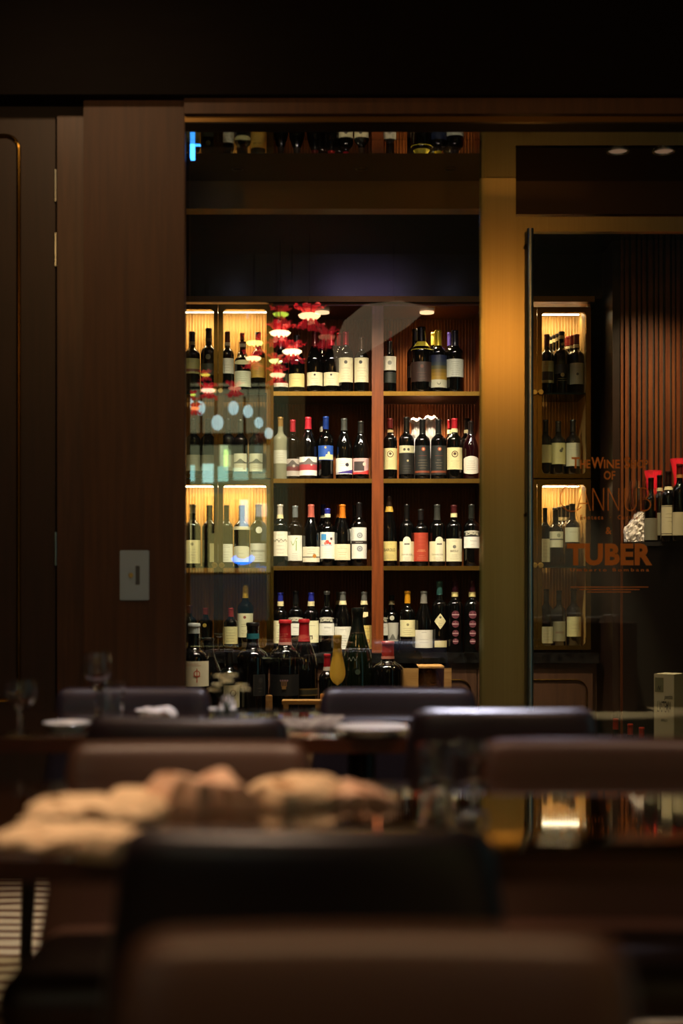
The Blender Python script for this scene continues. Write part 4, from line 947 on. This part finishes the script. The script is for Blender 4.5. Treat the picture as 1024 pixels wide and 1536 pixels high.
def put(desc, px, py, back, m, w=.42, rz=0, hc=.274, sd=.40):
    d = hc*F/(py - HZ); x = X(px, d)
    return chair(desc, x, d + (0 if back else .0), (0 if back else PI) + rz, m, w, hc=hc, sd=sd)
put('dark leather chair facing the viewer at the far left, behind the white plates', 200, 1031, False, LEATH, .43)
put('dark leather chair facing the viewer, in front of the red waxed magnums and wooden box', 597, 1031, False, LEATH, .43, sd=.38)
put('dark leather chair with its back to the viewer, left side of the farther table', 281, 1075, True, LEATH, .43)
put('dark leather chair with a shining top edge, backing the viewer at the farther table', 755, 1062, True, LEATH, .40, hc=.2555, sd=.36)
put('brown lit leather chair facing the viewer behind the heap of beige napkins', 283, 1112, False, LEATH_LIT, .43)
put('brown lit leather chair facing the viewer at the right edge of the photo', 892, 1107, False, LEATH_LIT, .42)
put('large dark leather chair with its back to the viewer at the nearer table', 462, 1240, True, LEATH, .43)
put('nearest leather chair, blurred and brown lit, at the bottom of the photo', 565, 1397, False, LEATH_LIT, .40)

# things on the farther table
def plate(desc, px, py, r, y=None):
    d = .324*F/(py - HZ) if y is None else y; t = thing('plate', desc, 'plate', (X(px, d), d, TZ), group='white plates on the farther table')
    bm = bmesh.new(); lathe(bm, [(0, .002), (r*.6, 0), (r*.62, .004), (r*.98, .017), (r, .019), (r*.97, .0205), (r*.6, .007), (0, .006)], 36, cap=False); finish('dish', bm, CHINA, t); return t
plate('small white side plate at the left end of the farther table', 101, 1096, .056)
plate('white plate in the middle of the farther table below the first dark chair', 233, 1076, .052)
plate('white bowl plate next to the yellow flowers on the farther table', 332, 1074, .035)
plate('large white plate near the right front corner of the farther table', 556, 1102, .085)
def napkin(desc, px, py, w, dpt, h, m, seed, group, z0=None, rz=0):
    d = .324*F/(py - HZ); rnd = random.Random(seed); ph = [rnd.uniform(0, 6) for _ in range(4)]
    t = thing('napkin', desc, 'napkin', (X(px, d), d, TZ), rz, group)
    wf = w*d/F; hf = h*d/F; bm = bmesh.new()
    rbox(bm, wf, dpt, hf, min(hf*.3, .006), (16, 10, 3), lambda p: (p.x*(1 - .7*max(0, p.z/hf)) + .012*math.sin(p.y*60 + ph[2]) + .008*math.sin(p.y*130), p.y + .012*math.sin(p.x*55 + ph[3]) + .006*math.sin(p.x*120), (p.z + hf/2)*(1 - .24*(1+math.sin(p.x*34 + ph[0] + p.y*22))*.5 - .26*(1+math.sin(p.y*50 + ph[1] + p.x*19))*.5)))
    finish('cloth', bm, m, t); return t
napkin('folded white napkin standing on the middle plate of the farther table', 233, 1078, 52, .05, 22, mat('white_linen', 'e8e0d4', .8, bump=(.3, .002, 60)), 3, 'napkins on the farther table')
# menus fanned out
for i, (px, py, rz) in enumerate(((440, 1085, .3), (463, 1088, .15), (486, 1086, -.1))):
    d = .324*F/(py - HZ); t = thing('menu_card', ('left', 'middle', 'right')[i] + ' of three pale striped menu cards fanned on the farther table', 'menu', (X(px, d), d, TZ), rz, 'menu cards on the farther table')
    bxo('card', -.04, .04, -.14, .12, .001 + i*.003, .004 + i*.003, mat('menu_stripes', 'b8a890', .6, noise=('5a4a40', (40, 2, 2), 2)), t)
def tumbler(desc, px, py, r, h, group='glasses on the farther table'):
    d = .324*F/(py - HZ); t = thing('water_glass', desc, 'glass', (X(px, d), d, TZ), group=group); bm = bmesh.new()
    lathe(bm, [(0, 0), (r*.8, 0), (r, h), (r*.94, h), (r*.75, .008), (0, .008)], 28, cap=False); finish('glass_body', bm, VGLASS, t)
def stem(desc, px, py, r, h, group='glasses on the farther table'):
    d = .324*F/(py - HZ); wineglass('wine_glass', desc, X(px, d), d, TZ, h, r, group=group)
stem('wine glass on the farther table before the left chair', 146, 1080, .035, .17); tumbler('short water glass right of the wine glass on the farther table', 168, 1082, .032, .10)
stem('wine glass at the near corner of the farther table', 31, 1100, .036, .12)
stem('clear stemmed glass catching the light at the right of the nearer table', 709, 1178, .028, .075, 'glasses on the nearer table')
tumbler('low clear glass beside the right hand chair on the nearer table', 655, 1180, .032, .07, 'glasses on the nearer table')
# flowers
d = .324*F/(1078 - HZ); fl = thing('flower_vase', 'small glass vase of yellow cream flowers on the farther table', 'flowers', (X(340, d), d, TZ))
bm = bmesh.new(); lathe(bm, [(0, 0), (.022, 0), (.028, .02), (.02, .05), (.016, .06)], 20, cap=False); finish('vase', bm, VGLASS, fl)
bm = bmesh.new()
for k in range(9):
    a = k*2.4; rr = .012 + .018*(k % 3)/2; c = Vector((rr*math.cos(a)*1.5, rr*math.sin(a), .07 + .012*(k % 4)))
    for j in range(8):
        b = j*PI/4; q = [c, c + Vector((.014*math.cos(b-.3), .014*math.sin(b-.3), .006)), c + Vector((.02*math.cos(b), .02*math.sin(b), .002)), c + Vector((.014*math.cos(b+.3), .014*math.sin(b+.3), .006))]
        bm.faces.new([bm.verts.new(p) for p in q])
finish('blossoms', bm, mat('flower_cream', 'cbb878', .6), fl)
bm = bmesh.new()
for k in range(9):
    a = k*2.4; rr = .012 + .018*(k % 3)/2; tube(bm, [(0, 0, .01), (rr*.5*math.cos(a), rr*.5*math.sin(a), .05), (rr*math.cos(a)*1.5, rr*math.sin(a), .07 + .012*(k % 4))], .0012, 5)
finish('stems', bm, mat('stem_green', '3c4a20', .6), fl)
# napkins and menus heaped on the nearer table
GN = 'napkins on the nearer table'
napkin('flat beige napkin at the far left of the nearer table', 95, 1262, 190, .12, 26, LINEN, 5, GN)
napkin('beige napkin hanging close to the front edge, lowest of the heap on the nearer table', 172, 1284, 80, .08, 40, LINEN, 15, GN, rz=.2)
napkin('beige folded napkin behind the flat one at the left of the nearer table', 140, 1228, 170, .14, 36, LINEN, 6, GN, rz=.1)
napkin('standing folded pinkish napkin in the middle of the nearer table', 298, 1215, 150, .08, 62, LINENP, 7, GN)
napkin('beige napkin tucked left of the pinkish folded one', 215, 1220, 100, .10, 42, LINEN, 8, GN, rz=-.2)
napkin('rumpled beige napkin right of the pinkish folded one', 440, 1205, 130, .12, 40, LINEN, 9, GN, rz=.15)
napkin('peach napkin at the right end of the napkin heap on the nearer table', 525, 1202, 110, .09, 26, LINENP, 10, GN)

# ================================================================== LAMPS AND THINGS BEHIND THE VIEWER (seen mirrored in the glass)
REDP = mat('red_petal_glass', 'e02028', .25, emis='f03040', es=.9)
def rx(px, py, d):       # place at depth d so that its mirror image in the pane lands on (px, py)
    dv = 2*YP - d; return (px - 512)*dv/F, CAMZ + (HZ - py)*dv/F
def pendant(desc, px, py, w, col, es, d=2.4, petals=True):
    x, z = rx(px, py, d); r = w/2*(2*YP - d)/F
    t = thing('pendant_lamp', desc, 'pendant lamp', (x, d, z), group='red petal pendant lamps over the tables')
    bm = bmesh.new(); lathe(bm, [(0, -r*.42), (r*.5, -r*.36), (r*.85, -r*.2), (r, 0), (r*.8, r*.12), (0, r*.14)], 24); finish('lit_disc', bm, mat('lit_' + col, col, .4, emis=col, es=es), t)
    if petals:
        bm = bmesh.new()
        for k in range(14):
            a0 = k*2*PI/7 + .4*(k > 6); g = []; dn = -1.15 if k > 6 else 1
            for i in range(6):
                u = i/5; hw = .42*math.sin(PI*min(1, .2 + u*.75)); rr = r*(.5 + 1.0*u); zz = random.uniform(.7, 1.15)*dn*(r*.25 + r*(1.5*u - .9*u*u)*1.1)
                g.append([bm.verts.new((rr*math.cos(a0 + hw*s), rr*math.sin(a0 + hw*s), zz - .1*r*s*s)) for s in (-1, -.5, 0, .5, 1)])
            for p, q in zip(g, g[1:]):
                for j in range(4): bm.faces.new((p[j], p[j+1], q[j+1], q[j]))
        finish('petal_shade', bm, REDP, t)
    bm = bmesh.new(); tube(bm, [(0, 0, r*.3), (0, 0, 3.3 - z)], .003, 6); finish('cord', bm, DARK, t)
    return t
for i, (px, py, w, col, es) in enumerate(((464, 473, 34, 'ffc890', 10), (420, 499, 32, 'ffd0a0', 14), (438, 527, 30, 'ffd8a8', 14), (382, 514, 26, 'e8f080', 8), (380, 537, 24, 'ffd898', 10), (414, 541, 22, 'e8f090', 8), (416, 562, 24, 'ffb888', 10), (421, 471, 24, 'd8f050', 4), (308, 562, 14, 'f0d850', 4), (312, 585, 22, 'ffc0a0', 8), (288, 592, 12, 'd0f060', 4), (292, 612, 16, 'ff9858', 5), (352, 582, 20, 'f09070', 2.5), (490, 505, 26, 'd88060', 1.5))):
    pendant('red petal pendant lamp behind the viewer, the %s one mirrored in the pane' % ('highest', 'second bright', 'lowest bright', 'yellow green', 'warm lower', 'small green', 'small orange', 'dim green', 'far left yellow', 'far left peach', 'far left green', 'far left orange', 'faint peach', 'faint brown')[i], px, py, w, col, es*1.2, 1.9 - .15*i)
for i, (px, py, w) in enumerate(((300, 612, 16), (326, 634, 18), (350, 612, 16), (372, 617, 15), (388, 634, 13), (403, 650, 13), (283, 603, 14))):
    x, z = rx(px, py, -.45); r = w/2*(2*YP + .45)/F; t = thing('globe_lamp', ('first', 'second', 'third', 'fourth', 'fifth', 'last', 'leftmost extra')[i] + ' white globe lamp of the row mirrored in the left of the pane', 'lamp', (x, -.45, z), group='white globe lamps')
    bm = bmesh.new(); lathe(bm, [(0, -r*1.3)] + [(r*math.sin(a*PI/10), -r*1.3*math.cos(a*PI/10)) for a in range(1, 10)] + [(0, r*1.3)], 20, cap=False); finish('globe', bm, mat('globe_white', 'e0f0ee', .4, emis='c8e4e4', es=3.6), t)
    bm = bmesh.new(); tube(bm, [(0, 0, r*1.2), (0, 0, 3.3 - z)], .003, 6); finish('cord', bm, DARK, t)
# glowing panels added behind the viewer to give the pane its mirrored haze
def rwall(px, py): return rx(px, py, -1.38)
xa, za = rwall(274, 884); xb, zb2 = rwall(455, 585)
rb_ = lambda a, b, c, e: (rwall(a, c)[0], rwall(b, c)[0], rwall(a, e)[1], rwall(a, c)[1])
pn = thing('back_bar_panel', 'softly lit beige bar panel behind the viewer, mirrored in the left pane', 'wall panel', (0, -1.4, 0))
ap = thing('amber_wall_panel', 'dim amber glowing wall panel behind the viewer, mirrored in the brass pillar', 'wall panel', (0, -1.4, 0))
bxo('panel', 1.36, 1.72, 0, .02, .3, 2.9, mat('amber_glow', '8c7430', .6, emis='b4ac70', es=1.2), ap)  # added glow that tints the lower part of the brass pillar
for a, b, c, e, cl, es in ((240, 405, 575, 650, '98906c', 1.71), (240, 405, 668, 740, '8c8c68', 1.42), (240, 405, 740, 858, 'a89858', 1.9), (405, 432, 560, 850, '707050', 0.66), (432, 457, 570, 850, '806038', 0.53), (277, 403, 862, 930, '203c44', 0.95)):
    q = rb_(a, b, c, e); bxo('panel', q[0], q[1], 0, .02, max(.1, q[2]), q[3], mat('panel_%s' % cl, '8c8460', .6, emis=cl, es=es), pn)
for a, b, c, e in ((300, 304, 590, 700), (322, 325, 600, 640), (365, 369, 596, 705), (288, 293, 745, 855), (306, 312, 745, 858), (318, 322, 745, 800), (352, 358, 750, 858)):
    q = rb_(a, b, c, e); bxo('post', q[0], q[1], .02, .06, max(.1, q[2]), q[3], mat('post_brown', '3a2a14', .6), pn)  # added dark strips that break up the mirrored haze
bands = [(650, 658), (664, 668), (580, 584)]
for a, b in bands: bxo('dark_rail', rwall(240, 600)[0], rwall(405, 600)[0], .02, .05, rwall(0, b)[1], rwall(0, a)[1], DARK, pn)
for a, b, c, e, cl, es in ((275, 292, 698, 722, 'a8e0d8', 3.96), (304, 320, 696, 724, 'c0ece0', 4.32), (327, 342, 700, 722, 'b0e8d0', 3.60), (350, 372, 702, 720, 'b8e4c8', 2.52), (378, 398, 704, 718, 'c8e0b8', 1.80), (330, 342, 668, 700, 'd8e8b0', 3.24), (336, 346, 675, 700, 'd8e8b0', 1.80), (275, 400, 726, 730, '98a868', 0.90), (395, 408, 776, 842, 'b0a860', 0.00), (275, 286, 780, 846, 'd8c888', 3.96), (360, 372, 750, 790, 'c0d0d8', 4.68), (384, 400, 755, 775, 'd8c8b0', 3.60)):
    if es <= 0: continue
    x0, z1 = rwall(a, c); x1, z0 = rwall(b, e); bxo('lit_niche', x0, x1, .02, .035, z0, z1, mat('niche_%s_%d' % (cl, es*100), cl, .5, emis=cl, es=es), pn)  # glowing patches added to vary the mirrored haze
nn = thing('blue_neon', 'curved blue neon tube behind the viewer, mirrored in the lower cabinet glass', 'neon light', (0, -1.3, 0)); bm = bmesh.new()
pts = []
for k in range(13):
    a = math.radians(200 + 150*k/12); x, z = rx(364 + 15*math.cos(a), 832 - 11*math.sin(a), -1.3); pts.append((x, 0, z))
tube(bm, pts, .024, 10); bxo('mount_plate', min(p[0] for p in pts), max(p[0] for p in pts), -.085, -.024, pts[6][2] + .0, pts[6][2] + .02, DARK, nn)
finish('neon_tube', bm, mat('neon_blue', '3c8cff', .4, emis='2c7cff', es=9), nn)
# pale mirrored streak above the second bay, traced as a faintly glowing sheet
t = thing('fabric_shade', 'large pale curved fabric shade mirrored at the top of the pane', 'lampshade', (0, 1.6, 0))
pts = [rx(a, b, 1.6) for a, b in ((505, 562), (499, 525), (516, 488), (546, 464), (596, 457), (642, 464), (612, 488), (572, 512), (540, 530), (518, 550))]
bm = bmesh.new(); a = [bm.verts.new((p[0], .10*math.sin(k*.6), p[1])) for k, p in enumerate(pts)]; b = [bm.verts.new((p[0], .06 + .10*math.sin(k*.6), p[1])) for k, p in enumerate(pts)]
bm.faces.new(a); bm.faces.new(b[::-1])
for k in range(len(a)): bm.faces.new((a[k-1], b[k-1], b[k], a[k]))
finish('shade', bm, mat('shade_linen', '9a8468', .6, emis='c0a080', es=.65), t, smooth=False)
x, z = rx(590, 480, 1.6); bm = bmesh.new(); tube(bm, [(x, .05, z), (x, .05, 3.3)], .004, 6); finish('cord', bm, DARK, t)
# sideboard with white plates and an added glow panel that lights the steel handle
sbd = thing('sideboard', 'dark sideboard behind the viewer carrying white plates mirrored in the door', 'sideboard', (2.15, -1.1, 0))
bxo('carcass', -.5, .5, -.22, .22, .0, .80, WOOD, sbd, .004)
for k in range(5):
    x, z = (1.76 + .17*k, .84); t = thing('plate_stack', ('first', 'second', 'third', 'fourth', 'fifth')[k] + ' stack of white plates on the sideboard mirrored in the glass door', 'plates', (x, -1.0, .80), group='plates on the sideboard')
    bm = bmesh.new(); hh = .05 + .03*(k*7 % 3)/2; lathe(bm, [(.05, 0), (.072, hh*.3), (.06, hh*.32), (.075, hh*.6), (.06, hh*.64), (.078, hh), (0, hh)], 28); finish('plates', bm, CHINA, t)
w2 = struct(link('window_2', None), 'tall frosted window in the right wall of the restaurant'); w2.location = (3.4, 0, 0)
bxo('frosted_pane', -.03, -.01, 1.2, 3.0, .4, 3.0, mat('frosted_daylight', 'b0c8c8', .5, emis='7cb4b4', es=.5), w2)
bxo('frame', -.05, -.0, 1.14, 1.2, .34, 3.06, DARK, w2); bxo('frame', -.05, -.0, 3.0, 3.06, .34, 3.06, DARK, w2)

# ================================================================== LIGHT
def spot(name, x, y, z, tx, ty, tz, w, col, size=60, blend=.6, r=.03):
    L = bpy.data.lights.new(name, 'SPOT'); L.energy = w; L.color = col; L.spot_size = math.radians(size); L.spot_blend = blend; L.shadow_soft_size = r
    o = bpy.data.objects.new(name, L); C.objects.link(o); o.location = (x, y, z)
    o.rotation_euler = (Vector((tx, ty, tz)) - Vector((x, y, z))).to_track_quat('-Z', 'Y').to_euler(); return o
def area(name, x, y, z, tx, ty, tz, w, col, sx, sy):
    L = bpy.data.lights.new(name, 'AREA'); L.shape = 'RECTANGLE'; L.size = sx; L.size_y = sy; L.energy = w; L.color = col
    o = bpy.data.objects.new(name, L); C.objects.link(o); o.location = (x, y, z)
    o.rotation_euler = (Vector((tx, ty, tz)) - Vector((x, y, z))).to_track_quat('-Z', 'Y').to_euler(); return o
WARM, NEUT, COOL = (1, .62, .32), (1, .86, .68), (.72, .82, 1)
# wine room downlights in clusters of small lamps
GP = 'downlights in the wine room ceiling'
for px, w in ((330, 26), (430, 34), (520, 38), (625, 30), (700, 26)):
    x = X(px, 7.0)
    t = thing('wine_room_downlight', 'small downlight in the glossy wine room ceiling above the %s' % {330: 'left cabinet', 430: 'left end of the open shelves', 520: 'middle of the left bay', 625: 'left part of the right bay', 700: 'right end of the open shelves'}[px], 'ceiling light', (x*.97, 6.14, CZ), group=GP)
    bm = bmesh.new(); lathe(bm, [(0, -.004), (.022, -.004), (.028, -.006), (.03, 0)], 20, cap=False); finish('lamp_face', bm, mat('down_face', 'ffffff', .4, emis='e0d4ff', es=12), t)
    spot('spot_shelf', x*.97, 6.14, CZ - .02, x, 7.05, 1.12, w*2.6, (1, .82, .60), 84, .9)
cl = thing('lamp_cluster', 'cluster of tiny pale violet bulbs on a bar under the wine room ceiling', 'ceiling light', (.12, 6.10, CZ))
bxo('bar', -.20, .20, -.01, .01, -.006, 0, BRASSD, cl)
for k in range(8):
    bm = bmesh.new(); bmesh.ops.create_icosphere(bm, subdivisions=1, radius=.010)
    for v in bm.verts: v.co += Vector((-.18 + .051*k, .012*(-1)**k, -.015))
    finish('bulb', bm, mat('violet_bulb', 'ffffff', .4, emis='d8b8ff', es=60), cl)
spot('spot_display', X(420, 6.4), 5.98+.2, CZ - .03, X(430, 6.4), 6.42, .85, 110, NEUT, 44, .8)
for k, xq in enumerate((-.42, .08, .44)):  # added fill spots that lift the shelf shadow off the lower bottles
    t = thing('recessed_downlight', ('left', 'middle', 'right')[k] + ' of three small recessed downlights over the fixed pane, aimed at the shelves', 'ceiling light', (xq, 5.74, 2.785), group='downlights over the fixed pane')
    bm = bmesh.new(); tube(bm, [(.022*math.cos(a*PI/12), .022*math.sin(a*PI/12), -.001) for a in range(24)], .002, 6, closed=True); finish('ring', bm, BRASSD, t)
    spot('spot_low_shelf', xq, 5.74, 2.765, xq*1.12 + .03, 7.05, .95, 62, (1, .84, .64), 41, .7, .02)
spot('puck_top', X(640, 7.15), 7.16, Q7(455) - .03, X(640, 7.15), 7.20, 0, 14, (1, .7, .4), 120, .8, .01)
spot('puck_top', X(483, 7.15), 7.16, Q7(455) - .03, X(483, 7.15), 7.20, 0, 1.2, (1, .7, .4), 120, .8, .01)
spot('puck_shelf', X(640, 7.15), 7.20, SHZ[1] - .03, X(641, 7.15), 7.24, 0, 18, (1, .72, .5), 130, .8, .01)
spot('spot_bar', X(985, 6.5), 6.2, CZ - .02, X(985, 6.6), 6.68, 1.2, 115, (1, .72, .40), 84, 1.0)
spot('spot_carton', X(960, 6.0), 6.1, CZ - .02, X(1000, 6.1), 6.2, .6, 22, NEUT, 40, .8)
# restaurant
area('sconce_brass', .978, 3.0, 2.60, .68, 5.9, 2.15, 4.5, (1, .42, .08), .14, .3)  # added warm light for the orange band on the brass pillar
area('sconce_left', -1.25, 3.0, 2.86, -1.2, 5.3, 2.2, 4, (1, .5, .16), .16, .25)  # added warm light for the brass inlay of the left door
spot('down_right_chairs', .75, 1.9, 3.22, .72, 2.7, 0.75, 80, (1, .62, .42), 34, .8, .05)
spot('down_napkins', -.35, 1.9, 3.22, -.22, 2.05, .75, 250, (1, .70, .46), 34, .8, .05)
spot('down_plates', -.25, 3.3, 3.22, -.25, 3.55, .75, 60, NEUT, 40, .8, .05)
spot('down_far_chairs', .0, 3.75, 3.22, .0, 4.1, .8, 150, (.85, .82, 1), 60, .8, .05)
spot('down_chair_edge', .45, 4.95, 3.22, .42, 3.15, .82, 600, (.85, .82, 1), 13, .5, .08)
spot('down_brown', -.1, 1.85, 3.22, -.25, 2.66, .75, 110, (1, .62, .42), 30, .8, .05)
spot('down_carpet', -1.6, 4.3, 3.22, -1.5, 4.2, 0, 90, NEUT, 36, .6, .05)
spot('down_sideboard', 2.1, -.8, 3.2, 2.15, -1.05, .8, 600, NEUT, 40, .6, .04)
spot('down_near', .06, .72, 3.1, .06, 1.10, .72, 85, (1, .62, .32), 24, .8, .05)
area('wall_wash', -1.0, 4.45, 3.22, -1.0, 5.3, 1.0, 5, WARM, .8, .1)

w = bpy.data.worlds.new('world'); bpy.context.scene.world = w; w.use_nodes = True
w.node_tree.nodes['Background'].inputs[0].default_value = (.5, .35, .22, 1); w.node_tree.nodes['Background'].inputs[1].default_value = .02

cam = bpy.data.cameras.new('camera'); co = bpy.data.objects.new('camera', cam); C.objects.link(co)
co.location = (0, 0, CAMZ); co.rotation_euler = (PI/2, 0, 0); cam.lens = 50; cam.sensor_width = 36; cam.sensor_fit = 'AUTO'
cam.shift_y = (HZ - 768)/1536; cam.clip_start = .05
cam.dof.use_dof = True; cam.dof.focus_distance = 7.06; cam.dof.aperture_fstop = 1.65
bpy.context.scene.camera = co
sc = bpy.context.scene
sc.view_settings.view_transform = 'Standard'; sc.view_settings.look = 'None'; sc.view_settings.gamma = 1; sc.view_settings.use_curve_mapping = False
sc.view_settings.exposure = 0
sc.cycles.use_denoising = True; sc.cycles.max_bounces = 10; sc.cycles.transparent_max_bounces = 16; sc.cycles.sample_clamp_indirect = 4
